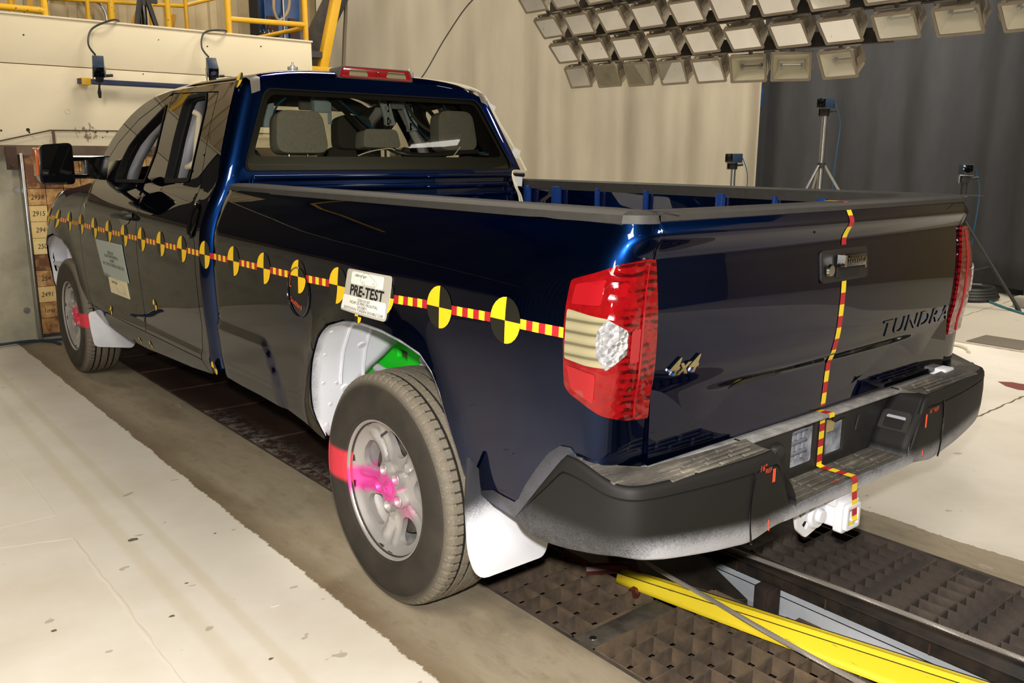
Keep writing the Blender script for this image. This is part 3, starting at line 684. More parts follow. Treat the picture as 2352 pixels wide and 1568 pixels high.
# ---------------------------------------------------------------- gratings, rails and cables in the tow pit
def grating(name, label, x0, x1, y0, y1, nx, ny, mat, depth=.06, th=.007, thin=0):
    t = thing(name, label, 'grating', ((x0+x1)/2, (y0+y1)/2, -depth)); w, l = (x1-x0)/2, (y1-y0)/2
    MB().bx(-w, w, -l, -l+th, 0, depth).bx(-w, w, l-th, l, 0, depth).bx(-w, -w+th, -l, l, 0, depth).bx(w-th, w, -l, l, 0, depth).build('edge_frame', mat, t, smooth=False)
    a = None
    for i in range(1, nx):
        x = -w+2*w*i/nx
        if a is None: a = MB().bx(-th/2, th/2, -l+th, l-th, 0, depth-.001).build('bar', mat, t, smooth=False); o = a
        else: o = a.copy(); COL.objects.link(o)
        o.location = (x, 0, 0)
    b = None
    for j in range(1, ny):
        y = -l+2*l*j/ny
        if b is None: b = MB().bx(-w+th, w-th, -th/2, th/2, 0.004, depth-.002).build('cross_bar', mat, t, smooth=False); o = b
        else: o = b.copy(); COL.objects.link(o)
        o.location = (0, y, 0)
    return t
grating('floor_grating', 'rusty steel grating left of the yellow rail, under the rear wheel', -.638, -.235, -.60, .66, 4, 14, GRATE)
grating('floor_grating', 'rusty steel grating left of the yellow rail, nearest the viewer', -.638, -.02, -2.0, -.69, 6, 17, GRATE, th=.008)
grating('floor_grating', 'dark steel grating right of the black beam, under the bumper', .350, .858, -.50, .66, 6, 12, GRATED)
grating('floor_grating', 'dark steel grating right of the black beam, nearest the viewer', .350, .858, -2.2, -.59, 7, 16, GRATED, th=.008)
for nm, x0, x1, y0, y1, lab in (('cover_plate', -.638, -.235, -.685, -.605, 'dusty steel strip between the two left gratings'), ('cover_plate', .350, .858, -.585, -.505, 'dusty steel strip between the two right gratings')):
    p = MB().bx(x0, x1, y0, y1, -.05, -.002).build(nm, M('dusty_plate', '#5b544b', .7, col2='#37322c', vs=14), bevel=.003); tag(p, lab, 'plate')
    b_ = MB(); b_.lathe([(0, .002), (.012, .002), (.014, 0)], (x0+.05, (y0+y1)/2, -.002), (0, 0, 1), 12).build('bolt', ALU, p)
# support below the gratings so daylight does not pass
DIRTP = M('pit_dust', '#51463a', .95, col2='#2b241d', vs=8)
struct(MB().bx(-.64, -.05, -9, 5, -.40, -.13).bx(.36, .86, -9, 5, -.40, -.12).build('floor', DIRTP, smooth=False))
# deck boards in front of the gratings
DECK = M('rusty_deck', '#2e2019', .75, col2='#4a2f1f', vs=3, bump=.2, bs=30)
def deck_mat():
    t = NT('rusty_deck_dusty'); t.set(rough=.7); s = t.sep()
    c = t.ramp(t.noise(4, 5, .65), [(0.3, lin('#33221a')), (0.7, lin('#4d3426'))])
    e = t.math('SUBTRACT', 1.0, t.mr(s[0], -.64, -.42)); yy = t.math('MULTIPLY', t.mr(s[1], .6, 1.0), t.math('SUBTRACT', 1.0, t.mr(s[1], 2.3, 3.0)))
    m = t.math('MULTIPLY', t.math('MULTIPLY', e, yy), t.mr(t.noise(22, 5, .75, stretch=(1, 1, 1)), .44, .60)); t.base(t.mix(t.math('MULTIPLY', m, .6), c, lin('#a8a29c'))); return t.m
DM = deck_mat(); dk = thing('deck_cover', 'dark rusty steel deck plates covering the pit under the truck', 'deck', (0, 0, 0))
ys = [.67, 1.24, 1.95, 2.68, 3.30, 3.92, 4.5, 5.0]
for i in range(7):
    MB().bx(-.637, .857, ys[i]+.004, ys[i+1]-.004, -.03, -.012).bx(-.637, .857, ys[i+1]-.03, ys[i+1]-.006, -.012, -.002).build('plate', DM, dk, bevel=.002, seg=1)
# yellow rail
yr = thing('yellow_rail', 'bright yellow steel channel lying along the middle of the pit', 'rail', (-.15, -1.3, -.06))
yr_m = NT('yellow_rail_paint'); yr_m.set(rough=.4); yr_m.base(yr_m.mix(yr_m.math('MULTIPLY', yr_m.mr(yr_m.noise(7, 5, .7, stretch=(9, .8, 3)), .62, .68), .7), lin('#efd42e'), lin('#8b6a1c')))
def yrp(y):
    k = (-.54-y)/.81
    L = lambda a, b: a+(b-a)*k
    lb, g, tr, rb = L(-.250, -.109), L(-.236, -.031), L(-.172, .030), L(-.160, .062)
    return [(lb, .003), (lb+.3*(g-lb), .018), (g, .038), (g+.012, .036), (g+.45*(tr-g), .046), (tr-.010, .038), (tr, .038), (tr+.3*(rb-tr), .030), (rb, .003)]
ysl = [-.44-.12*k for k in range(14)]
MB().grid(len(ysl), 9, lambda i, j: (yrp(ysl[i])[j][0]+.15, ysl[i]+1.3, yrp(ysl[i])[j][1]+.06)).build('channel', yr_m.m, yr, ang=20, fixn=False, solid=.003)
for j in (2, 6): MB().tube([(yrp(y)[j][0]+.15+.004, y+1.3, yrp(y)[j][1]+.06) for y in ysl], .0016, 5).build('groove_line', DARK, yr)
def rope(name, label, pts, r=.0075):
    P = spline(pts, 10); mb = MB()
    # six twisted strands
    L = [0]
    for i in range(1, len(P)): L.append(L[-1]+(P[i]-P[i-1]).length)
    Q = []; s = 0; tot = L[-1]
    while s < tot:
        i = max(k for k in range(len(L)) if L[k] <= s); i = min(i, len(P)-2); q = (s-L[i])/(L[i+1]-L[i]+1e-9); Q.append((P[i].lerp(P[i+1], q), s)); s += .012
    for k in range(6):
        pts2 = []
        for p, s in Q:
            a = s*2*PI/.075+k*PI/3; pts2.append((p.x+.0055*math.cos(a), p.y, p.z+.0055*math.sin(a)))
        mb.tube(pts2, .0034, 5)
    return tag(mb.build(name, CABLEM, fixn=False), label, 'cable')
rope('tow_cable', 'twisted steel tow cable crossing over the yellow rail', [(-.06, -.1, .035), (-.138, -.50, .050), (-.171, -.805, .052), (-.198, -1.062, .050), (-.205, -1.368, .040), (-.20, -2.0, .03)])
rope('tow_cable', 'twisted steel tow cable running along the black beam', [(.25, -.2, .012), (.277, -.55, .012), (.321, -1.1, .012), (.346, -1.6, .012), (.37, -2.2, .012)])
ib = thing('track_beam', 'black steel beam beside the right hand tow cable, chipped paint', 'beam', (.30, -1.0, -.10))
MB().bx(-.052, .045, -1.4, 1.6, .088, .0995).bx(-.052, -.044, -1.4, 1.6, .050, .088).build('beam', BLKM, ib, bevel=.002, seg=1)
for y in (-.35, .02, .40): MB().bx(-.0555, -.052, y-.003, y+.003, .052, .088).build('stiffener', RUST, ib, smooth=False)
wc = thing('white_channel', 'pale grey steel channel below and left of the black beam', 'channel', (.31, -1.0, -.40))
MB().bx(-.005, .02, -1.3, .9, .20, .330).bx(-.05, .0, -1.3, .9, .20, .215).build('channel', M('pale_grey_paint', '#ccd0d5', .6, col2='#b0b5ba', vs=3), wc, bevel=.003)
MB().tube([(-.006, -1.3, .29), (-.006, .9, .29)], .002, 4).build('seam_line', DARK, wc)
gp = thing('gusset_plate', 'dark rusty triangular plate between the yellow rail and the black beam', 'plate', (0, 0, -.03))
MB().prism([(-.15, -.20), (.17, -.20), (.17, -.52), (.035, -.80), (.0, -.775), (-.07, -.52), (-.15, -.42)], lambda u, v: (u, v, 0), lambda u, v: (u, v, .016)).build('plate', BLKM, gp, bevel=.002, seg=1)
tag(MB().bx(.175, .236, -.79, -.73, -.30, -.032).bx(.165, .245, -.80, -.79, -.20, -.032).build('pit_post', M('rusty_post', '#3a2a22', .75, col2='#1f1b19', vs=12), bevel=.004), 'rusty square post standing against the black beam', 'post')
tag(MB().bx(.12, .215, -.99, -.90, -.115, -.105).bx(.12, .13, -.99, -.90, -.105, -.07).build('angle_bracket', M('brown_bracket', '#7d6a5a', .7), bevel=.003), 'small brown angle bracket beside the pale channel', 'bracket')
sl = thing('cross_member', 'dusty dark steel rail lying along the right side of the yellow rail', 'beam', (.0, -1.2, -.09))
MB().prism([(-.10, .60), (.03, .36), (.12, .38), (.14, -.9), (.05, -.9)], lambda u, v: (u, v, -.03), lambda u, v: (u, v, .015)).build('beam', GRATED, sl, bevel=.003)
MB().bx(.03, .10, -.02, .04, .016, .032).build('clip', RUST, sl, bevel=.003)
MB().lathe([(0, .036), (.013, .036), (.015, .016)], (.055, .28, 0), (0, 0, 1), 6).build('bolt', ALU, sl)
# red brown hook block under the bumper
hk = MB().tube(spline([(-.30, -.32, .02), (-.20, -.42, .03), (-.19, -.50, .015), (-.26, -.52, -.01)], 6), .022, 8).tube(spline([(-.16, -.30, .03), (-.12, -.36, .035), (-.17, -.44, .03)], 6), .018, 8).bx(-.26, -.12, -.36, -.15, .0, .03)
tag(hk.build('tow_hook', M('red_brown_hook', '#5a2b21', .45), bevel=0), 'red brown hook block at the end of the yellow rail under the bumper', 'hook')
# ================================================================ the pickup truck
TR = thing('pickup_truck', 'navy blue double cab pickup truck with a row of yellow and black targets', 'truck', (0, 0, 0))
XT = [(0.40, .925), (.45, .945), (.50, .96), (.56, .975), (.62, .985), (.70, .992), (.80, 1.0), (.95, 1.006), (1.05, 1.006), (1.15, 1.000), (1.22, .985), (1.28, .962), (1.33, .938), (1.37, .915), (1.40, .905), (1.45, .885), (1.6, .825), (1.75, .763), (1.85, .72), (1.90, .70)]
WB = 4.182
def sm(x, a, b):
    t = max(0, min(1, (x-a)/(b-a))); return t*t*(3-2*t)
def flare(y, z):
    f = 0
    for yc in (0, WB):
        ra = math.hypot((y-yc)/.47, (z-.41)/.58); f = max(f, .026*math.exp(-(max(0, ra-1.0)/.15)**2))
    return f*sm(z, .42, .62)
ZF = [(3.45, 1.36), (3.74, 1.325), (4.33, 1.268), (4.68, 1.205), (4.91, 1.09), (5.05, .96)]
def XS(y, z):
    zz = z
    if y > 3.45:
        zf = interp(ZF, y); zz = z+(1.37-zf)*sm(z, .85, zf)
    x = interp(XT, zz)+flare(y, z)
    if y > 4.35: x -= .35*(y-4.35)**2
    if y < -.72: x -= .28*(-.72-y)**2
    # raised rocker step
    zc = .605 if y > 1.43 else .60+.185*sm(y, .74, .86)
    if y > .72: x += .011*(1-sm(z, zc-.012, zc+.012))*sm(y, .74, .80)*(1-sm(y, 3.2, 3.5))
    return x
YR = [(.70, -1.050), (.755, -1.054), (.94, -1.064), (1.00, -1.074), (1.065, -1.078), (1.16, -1.079), (1.257, -1.070), (1.292, -1.067), (1.316, -1.075), (1.342, -1.088), (1.367, -1.079), (1.39, -1.067)]
YF, SE, RX = 1.395, -.965, .095
def bed_pt(s, z, off=0.0, side=-1):
    yr = interp(YR, z)+.022-off; ly = YF-SE
    if s <= ly:
        y = YF-s; x = XS(y, z)+off-.02*math.exp(-(s/.035)**2)
        return (side*x, y, z)
    w = XS(SE, z)+off; arc = .157
    if s <= ly+arc:
        th = (s-ly)/arc*PI/2; e = .85
        return (side*(w-RX+RX*max(0, math.cos(th))**e), SE-(SE-yr)*max(0, math.sin(th))**e, z)
    t = (s-ly-arc)/.06; return (side*((w-RX)*(1-t)+.829*t), yr, z)
S2 = YF-SE; S3 = S2+.157; S4 = S3+.06
ARCH = [(.440, .480), (.442, .577), (.436, .700), (.410, .800), (.350, .898), (.275, .950), (.150, .985), (.020, .998), (-.110, .993), (-.215, .976), (-.305, .950), (-.362, .905), (-.402, .848), (-.440, .765), (-.474, .690), (-.502, .617), (-.541, .573), (-.605, .546), (-.72, .534)]
def fl(side): return side > 0
APL = [(v.x, v.y) for v in spline([(2.30, 1.870, 0), (2.55, 1.866, 0), (2.87, 1.832, 0), (3.11, 1.764, 0), (3.31, 1.655, 0), (3.425, 1.530, 0), (3.50, 1.375, 0)], 5)][5:]
for side in (-1, 1):
    # ---- bed side
    bot = [(-.755, .556), (-.80, .62), (-.90, .755), (-.955, .79)]
    poly = [(0, 1.375), (0, .54), (.2, .530), (.42, .528), (.65, .518), (.79, .496), (.88, .474), (.935, .462)]
    poly += [(YF-y, z) for y, z in ARCH]+[(YF-y, z) for y, z in bot]+[(S2+.05, .775), (S3, .762), (S4, .757), (S4, 1.372), (S3, 1.376)]
    mb = MB(); region(mb, poly, lambda s, z: bed_pt(s, z, 0, side), .028, sy=.014, flip=side < 0, rim=lambda s, z: bed_pt(s, z, -.014, side))
    bed = mb.build('bed_side_panel', PAINT, TR, ang=50, fixn=False)
    E_ = [(-.545, .575), (-.60, .556), (-.66, .549), (-.72, .544), (-.757, .558), (-.80, .622), (-.85, .690), (-.90, .757), (-.94, .785), (-.958, .793)]
    U_ = [(-.62, .602), (-.67, .597), (-.715, .596), (-.735, .612), (-.765, .660), (-.815, .725), (-.865, .783), (-.905, .812), (-.938, .815)][::-1]
    fm_ = (lambda t: t.mr(t.math('SUBTRACT', t.math('ADD', t.math('MULTIPLY', t.sep()[1], .85), t.sep()[2]), 0.0), -.03, .05, .22, .05))
    FLM = spray_white('dusted_paint', '#14161d', .3, fm_, coat=.6, white='#767b90').m if side == -1 else FLM
    g_ = MB(); region(g_, [(YF-y, z) for y, z in E_]+[(YF-y, z) for y, z in U_], lambda s, z: bed_pt(s, z, .0035, side), .02, flip=side < 0, rim=lambda s, z: bed_pt(s, z, -.01, side)); g_.build('quarter_flange', FLM, bed, ang=60, fixn=False)
    # ---- cab pieces
    fr = [(1.497, .52), (1.497, 1.43), (1.56, 1.556), (1.615, 1.715), (1.66, 1.862)]+APL+[
          (3.426, 1.375), (3.338, 1.475), (3.205, 1.596), (2.952, 1.727), (2.55, 1.842), (2.50, 1.852), (1.835, 1.828), (1.783, 1.64), (1.712, 1.47), (1.672, 1.386), (1.647, 1.26), (1.548, 1.13), (1.543, .75), (1.592, .60), (1.60, .572), (1.54, .522)]
    P = lambda y, z, o=0.0: (side*(XS(y, z)+.006+o), y, z)
    mb = MB(); region(mb, fr, lambda y, z: P(y, z), .035, flip=side > 0, rim=lambda y, z: P(y, z, -.05)); mb.build('cab_side_frame', PAINT, TR, ang=50, fixn=False)
    rk = [(1.505, .516), (1.8, .492), (2.12, .478), (2.55, .455), (2.9, .458), (3.33, .484), (3.52, .515), (3.56, .568), (1.606, .568), (1.545, .52)]
    mb = MB(); region(mb, rk, lambda y, z: P(y, z), .035, flip=side > 0, rim=lambda y, z: P(y, z, -.05)); mb.build('rocker_panel', PAINT, TR, ang=50, fixn=False)
    fd = [(3.567, .60), (3.567, 1.215), (3.53, 1.31), (3.505, 1.355)]+[(y, interp(ZF, y)) for y in (3.74, 4.0, 4.33, 4.5, 4.68, 4.8, 4.91, 4.98)]+[(5.04, .95), (5.05, .78), (5.03, .62), (4.74, .54), (4.67, .66), (4.62, .76), (4.54, .87), (4.39, .955), (4.2, .989), (3.99, .975), (3.85, .915), (3.755, .82), (3.70, .68), (3.62, .575), (3.57, .535)]
    mb = MB(); region(mb, fd, lambda y, z: P(y, z), .035, flip=side > 0, rim=lambda y, z: P(y, z, -.04)); fen = mb.build('front_fender', PAINT, TR, ang=50, fixn=False)
    w1 = roundpoly([(2.495, 1.385), (2.465, 1.536), (2.50, 1.65), (2.545, 1.787), (2.74, 1.695), (2.87, 1.634), (2.96, 1.573), (3.0, 1.511), (3.03, 1.435), (3.018, 1.375)], .02)
    w2 = roundpoly([(2.172, 1.395), (2.20, 1.50), (2.234, 1.60), (2.27, 1.782), (2.235, 1.815), (1.985, 1.822), (1.935, 1.75), (1.89, 1.60), (1.838, 1.41)], .025)
    d1 = [(2.438, .572), (2.412, .78), (2.412, 1.2), (2.483, 1.37), (2.50, 1.84), (2.55, 1.836), (2.95, 1.721), (3.2, 1.59), (3.332, 1.47), (3.42, 1.37), (3.50, 1.355), (3.524, 1.31), (3.561, 1.21), (3.561, .60), (3.55, .572)]
    d2 = [(2.432, .572), (2.406, .78), (2.406, 1.2), (2.477, 1.37), (2.494, 1.846), (1.84, 1.822), (1.789, 1.64), (1.718, 1.47), (1.678, 1.386), (1.653, 1.26), (1.554, 1.13), (1.549, .75), (1.598, .60), (1.606, .572)]
    for nm, dd, ww in (('front_door', d1, w1), ('rear_door', d2, w2)):
        mb = MB(); region(mb, dd, lambda y, z: P(y, z), .035, sy=.012, holes=[ww], flip=side < 0, rim=lambda y, z: P(y, z, -.06), hmi=1)
        d = mb.build(nm, [PAINT, WINTRIM], TR, ang=50, fixn=False)
        # rubber around the window
        W2_ = ww; c0 = (sum(p[0] for p in ww)/len(ww), sum(p[1] for p in ww)/len(ww))
        big = [(c0[0]+(p[0]-c0[0])*1.05, c0[1]+(p[1]-c0[1])*1.06) for p in ww]
        sm_ = [(c0[0]+(p[0]-c0[0])*.97, c0[1]+(p[1]-c0[1])*.965) for p in ww]
        q = MB(); n = len(ww)
        q.add([P(*p, .004) for p in big]+[P(*p, .003) for p in sm_]+[P(*p, -.03) for p in sm_], [(i, (i+1) % n, n+(i+1) % n, n+i) for i in range(n)]+[(n+i, n+(i+1) % n, 2*n+(i+1) % n, 2*n+i) for i in range(n)])
        q.build('window_rubber', WINTRIM, d, fixn=False)
        # handle
        hy, hz = (2.60, 1.185) if nm == 'front_door' else (1.565, 1.235)
        if nm == 'front_door':
            hb = MB(); hb.tube(spline([P(2.74, 1.19, .0), P(2.72, 1.195, .035), P(2.62, 1.20, .045), P(2.52, 1.20, .035), P(2.50, 1.20, .0)], 5), .017, 10); hb.build('door_handle', BPLAST, d)
            cup = MB(); cup.add([P(2.62+.10*math.cos(a*PI/10), 1.185+.04*math.sin(a*PI/10), .0025) for a in range(20)], [tuple(range(20))]); cup.build('handle_recess', GLOSSB, d, smooth=False, fixn=False)
            kh = MB(); kh.lathe([(0, .004), (.012, .004), (.014, 0)], P(3.46, 1.21, .004), (side, 0, 0), 14); kh.build('key_plug', BEIGE, d)
        else:
            hb = MB(); hb.tube(spline([P(1.60, 1.30, .0), P(1.598, 1.29, .012), P(1.60, 1.24, .017), P(1.598, 1.17, .012), P(1.60, 1.155, .0)], 5), .009, 10); hb.build('door_handle', GLOSSB, d)
            cup = MB(); cup.add([P(1.61+.050*math.cos(a*PI/10), 1.23+.085*math.sin(a*PI/10), .0025) for a in range(20)], [tuple(range(20))]); cup.build('handle_recess', GLOSSB, d, smooth=False, fixn=False)
    # black backing behind the door gaps
    gb = MB(); region(gb, [(1.51, .53), (1.51, 1.42), (1.66, 1.84), (2.52, 1.85), (3.0, 1.75), (3.38, 1.50), (3.50, 1.33), (3.60, 1.2), (3.60, .55)], lambda y, z: P(y, z, -.03), .08,
                     holes=[[(2.53, 1.37), (2.51, 1.64), (2.56, 1.77), (2.9, 1.62), (3.0, 1.49), (3.0, 1.37)], [(2.15, 1.38), (2.24, 1.79), (2.0, 1.81), (1.87, 1.58), (1.86, 1.38)]], flip=side < 0); gb.build('inner_door_shell', DARK, TR, fixn=False)
    # door mirror
    if side == -1 or side == 1:
        mx = side
        mr_ = MB(); oo = roundpoly([(1.115, 1.352), (1.295, 1.352), (1.300, 1.40), (1.285, 1.575), (1.115, 1.590)], .03)
        mr_.prism(oo, lambda u, v: (mx*u, 3.11, v), lambda u, v: (mx*(1.205+(u-1.205)*.8), 3.30, 1.47+(v-1.47)*.85)); mo = mr_.build('mirror_housing', GLOSSB, TR, bevel=.012, seg=3)
        mg = MB(); mg.prism(roundpoly([(1.128, 1.41), (1.285, 1.41), (1.275, 1.562), (1.128, 1.575)], .02), lambda u, v: (mx*u, 3.104, v), lambda u, v: (mx*u, 3.110, v)); mg.build('mirror_glass', M('mirror_glass', '#0c0d0d', .02, 0, coat=1), mo)
        mg = MB(); mg.prism(roundpoly([(1.128, 1.365), (1.287, 1.365), (1.286, 1.404), (1.128, 1.404)], .01), lambda u, v: (mx*u, 3.104, v), lambda u, v: (mx*u, 3.110, v)); mg.build('wide_angle_glass', M('mirror_glass_low', '#0c0d0d', .02, 0, coat=1), mo)
        ml = MB().prism(roundpoly([(3.16, 1.40), (3.23, 1.40), (3.22, 1.56), (3.15, 1.555)], .01), lambda u, v: (mx*1.285, u, v), lambda u, v: (mx*1.302+mx*.01*(1.48-v), u, v)); ml.build('turn_signal', M('amber_lens', '#c4601f', .15, coat=1), mo, bevel=.005)
        ar = MB().tube([(mx*.93, 3.20, 1.50), (mx*1.13, 3.17, 1.50)], .017, 10).tube([(mx*.93, 3.20, 1.40), (mx*1.13, 3.17, 1.40)], .017, 10); ar.build('mirror_arm', GLOSSB, mo)
        ar = MB().prism(roundpoly([(.93, 1.375), (1.04, 1.385), (1.04, 1.505), (.90, 1.515)], .01), lambda u, v: (mx*u, 3.17, v), lambda u, v: (mx*u, 3.26, v)); ar.build('mirror_base', GLOSSB, mo, bevel=.008)
        sp = MB(); region(sp, [(3.04, 1.375), (3.04, 1.50), (3.30, 1.47), (3.40, 1.375)], lambda y, z: P(y, z, .005), .05, flip=side > 0); sp.build('sail_panel', GLOSSB, TR, fixn=False)
# ---- cab back with the rear window
YC = [(.5, 1.435), (1.40, 1.435), (1.452, 1.440), (1.55, 1.468), (1.70, 1.515), (1.8335, 1.556), (1.90, 1.585)]
def back_pt(s, z, off=0.0):
    zz = min(z, 1.895); X = XS(2.0, zz)+.006; r = .062; W = X-r; y = interp(YC, zz)-off; a = abs(s); sg = -1 if s < 0 else 1
    if a <= 1: return (sg*a*W, y, z)
    th = min((a-1)/.12, 1)*PI/2; return (sg*(W+(r+off)*math.sin(th)), y+(r+off)*(1-math.cos(th)), z)
def roof_z(x, y): u = min(1, abs(x)/.715); return 1.862+.058*(1-u**6)+.022*(1-u*u)+.006*math.sin(PI*min(1, max(0, (y-1.6)/1.3)))
def Wd(z): return XS(2.0, min(z, 1.895))+.006-.062
win = roundpoly([(-.80/Wd(1.455), 1.455), (.80/Wd(1.455), 1.455), (.625/Wd(1.832), 1.832), (-.625/Wd(1.832), 1.832)], .055, 6)
ztop = [(s, roof_z(abs(s)*.66 if abs(s) < 1 else .66+.055*(abs(s)-1)/.12, 1.6)-.04) for s in [1.12-.056*k for k in range(41)]]
mb = MB(); region(mb, [(-1.12, .55), (1.12, .55)]+ztop, back_pt, .056, holes=[win], sy=.04, rim=lambda s, z: back_pt(s, z, -.03)); mb.build('cab_back_panel', PAINT, TR, ang=50, fixn=False)
q = MB(); region(q, [(p[0]*1.0, p[1]) for p in win], lambda s, z: back_pt(s, z, -.003), .08); q.build('rear_window', REARGLASS, TR, fixn=False)
wc_ = (0, 1.645)
def scl(k, kz): return [(p[0]*k, wc_[1]+(p[1]-wc_[1])*kz) for p in win]
def ringm(name, a, b, offa, offb, mat):
    n = len(a); return MB().add([back_pt(*p, offa) for p in a]+[back_pt(*p, offb) for p in b], [(i, (i+1) % n, n+(i+1) % n, n+i) for i in range(n)]).build(name, mat, TR, fixn=False)
ringm('rear_window_seal', scl(1.008, 1.02), scl(.993, .985), .004, .003, WINTRIM)
ringm('rear_window_frit', scl(.995, .99), [(p[0]*.955, 1.645+(p[1]-1.645)*(.66 if p[1] < 1.645 else .86)) for p in win], -.006, -.006, M('glass_frit', '#14130f', .3))
# roof
NR = 22
def roofgrid(i, j):
    u = -1+2*j/24; x = u*.716; fy = 2.86-.05*(1-u*u)
    y = (1.592, 1.602, 1.622, 1.66)[i] if i < 4 else 1.66+(fy-1.66)*(i-3)/(NR-4)
    dz = (-.042, -.022, -.007, 0)[i] if i < 4 else 0
    dr = -.012*sm(y, 2.5, 2.87)
    return (x, y-(.0 if i > 3 else .03*abs(u)**6*-1), roof_z(x, y)+dz+dr)
MB().grid(NR, 25, roofgrid).build('roof_panel', PAINT, TR, ang=60, fixn=True)
RMM = M('grey_moulding', '#6f6a62', .35)
for s in (-1, 1):
    yy = [2.6, 2.3, 2.0, 1.8, 1.68, 1.63]
    def rm(i, j):
        x = .640+.042*j/3
        if i < 6: return (s*x, yy[i], roof_z(x, yy[i])+.004-.010*sm(yy[i], 2.5, 2.6))
        k = (i-6)/3; z = roof_z(x, 1.6)-.012-.062*k; p = back_pt((x+.012*k)/Wd(z), z, .0045)
        return (s*p[0], p[1]+.012*(1-k)*0, p[2])
    MB().grid(10, 4, rm).build('roof_moulding', RMM, TR, ang=60, fixn=False)
# third brake light
cb = thing  # keep name
br = MB(); br.prism(roundpoly([(-.225, 1.905), (.225, 1.905), (.205, 1.965), (-.205, 1.965)], .015), lambda u, v: (u, 1.585, v), lambda u, v: (u, 1.70, v-.004)); BRK = br.build('brake_light', M('grey_gasket', '#4b4844', .5), TR, bevel=.006)
def red_lens(name='red_lens', sc=40):
    t = NT(name); t.set(rough=.08, coat=1.0, coatr=.02)
    v = t.n('ShaderNodeTexVoronoi'); v.inputs['Scale'].default_value = sc; t.l(t.obj(), v.inputs['Vector'])
    s = t.sep(); rear = t.math('SUBTRACT', 1.0, t.mr(t.math('ABSOLUTE', s[0]), .93, .96))
    w = t.n('ShaderNodeTexWave', bands_direction='Z'); w.inputs['Scale'].default_value = 16; w.inputs['Distortion'].default_value = 5; w.inputs['Detail'].default_value = 3; t.l(t.obj(), w.inputs['Vector'])
    dk = t.math('MULTIPLY', t.math('MULTIPLY', t.math('SUBTRACT', 1.0, t.mr(w.outputs['Fac'], .25, .55)), rear), t.mr(t.noise(18, 3, .6), .40, .52))
    c = t.mix(dk, t.ramp(t.noise(30, 3, .6), [(0.3, lin('#6e060a')), (0.7, lin('#84090f'))]), lin('#3c0305'))
    t.base(c); t.bump(v.outputs['Distance'], .35, .01); return t.m
RED1 = red_lens(); REDF = M('red_lens_plain', '#93121a', .12, coat=1)
CLENS = NT('clear_lens'); CLENS.set(rough=.12, coat=1)
_w = CLENS.n('ShaderNodeTexWave', bands_direction='Z'); _w.inputs['Scale'].default_value = 11; CLENS.l(CLENS.obj(), _w.inputs['Vector'])
CLENS.base(CLENS.ramp(_w.outputs['Fac'], [(0.08, lin('#5f5a44')), (0.2, lin('#857e60')), (0.9, lin('#948c6e'))])); CLENS = CLENS.m
SILV = NT('faceted_reflector'); SILV.set(rough=.22, metal=.7); SILV.base((.92, .93, .97, 1)); _v = SILV.n('ShaderNodeTexVoronoi'); _v.inputs['Scale'].default_value = 70; SILV.l(SILV.obj(), _v.inputs['Vector']); SILV.bump(_v.outputs['Distance'], 1.0, .02); SILV = SILV.m
MB().prism(roundpoly([(-.215, 1.910), (.215, 1.910), (.198, 1.960), (-.198, 1.960)], .012), lambda u, v: (u, 1.577, v), lambda u, v: (u, 1.60, v)).build('red_lens', REDF, BRK, bevel=.006)
for x0, x1 in ((-.165, -.055), (.055, .175)): MB().prism(roundpoly([(x0, 1.918), (x1, 1.918), (x1-.012, 1.950), (x0+.006, 1.950)], .008), lambda u, v: (u, 1.5735, v), lambda u, v: (u, 1.578, v)).build('cargo_lamp_lens', CLENS, BRK)
MB().lathe([(0, .002), (.012, .002), (.012, 0)], (0, 1.577, 1.934), (0, -1, 0), 14).build('bulb_lens', RED1, BRK)
# ---- windshield and bonnet
AP = APL[5:]
def ws(i, j):
    t = i/12; u = -1+2*j/16; k = t*20; n = min(19, int(k)); q = k-n; ys = AP[n][0]*(1-q)+AP[n+1][0]*q; zs = AP[n][1]*(1-q)+AP[n+1][1]*q
    yc = 2.81+(3.92-2.81)*t; zc = 1.932+(1.375-1.932)*t; w = 1-u*u; x = u*(XS(2.0, zs)+.004)
    return (x, ys+(yc-ys)*w*(.999), zs+(zc-zs)*(1-u**4))
MB().grid(13, 17, ws).build('windshield', CLEARGL, TR, ang=60, fixn=False)
def ws_edge(i, j): return tuple(Vector(ws(i, j)) + Vector((0, 0, -.004)))
MB().grid(3, 17, ws_edge).build('windshield_header', M('roof_liner', '#3b3a38', .9), TR, ang=60, fixn=False)
def hood(i, j):
    y = 3.50+1.50*i/14; u = -1+2*j/16; e = interp(ZF, y); x = XS(y, e)+.006; yy = y+(.16 if i == 14 else .30*(1-i/14))*(1-u*u)
    return (u*x, yy, e+(.10*(1-abs(u)**2.4)+.02*(1-sm(abs(u), .75, .95)))*(1-.3*i/14))
MB().grid(15, 17, hood).build('bonnet', PAINT, TR, ang=60, fixn=True)
ff = MB().prism(roundpoly([(-.90, .50), (.90, .50), (.92, .9), (.84, 1.05), (-.84, 1.05), (-.92, .9)], .06), lambda u, v: (u, 5.0, v), lambda u, v: (u*.93, 5.13, v*.97+.01)); ff.build('front_bumper', BPLAST, TR, bevel=.02)
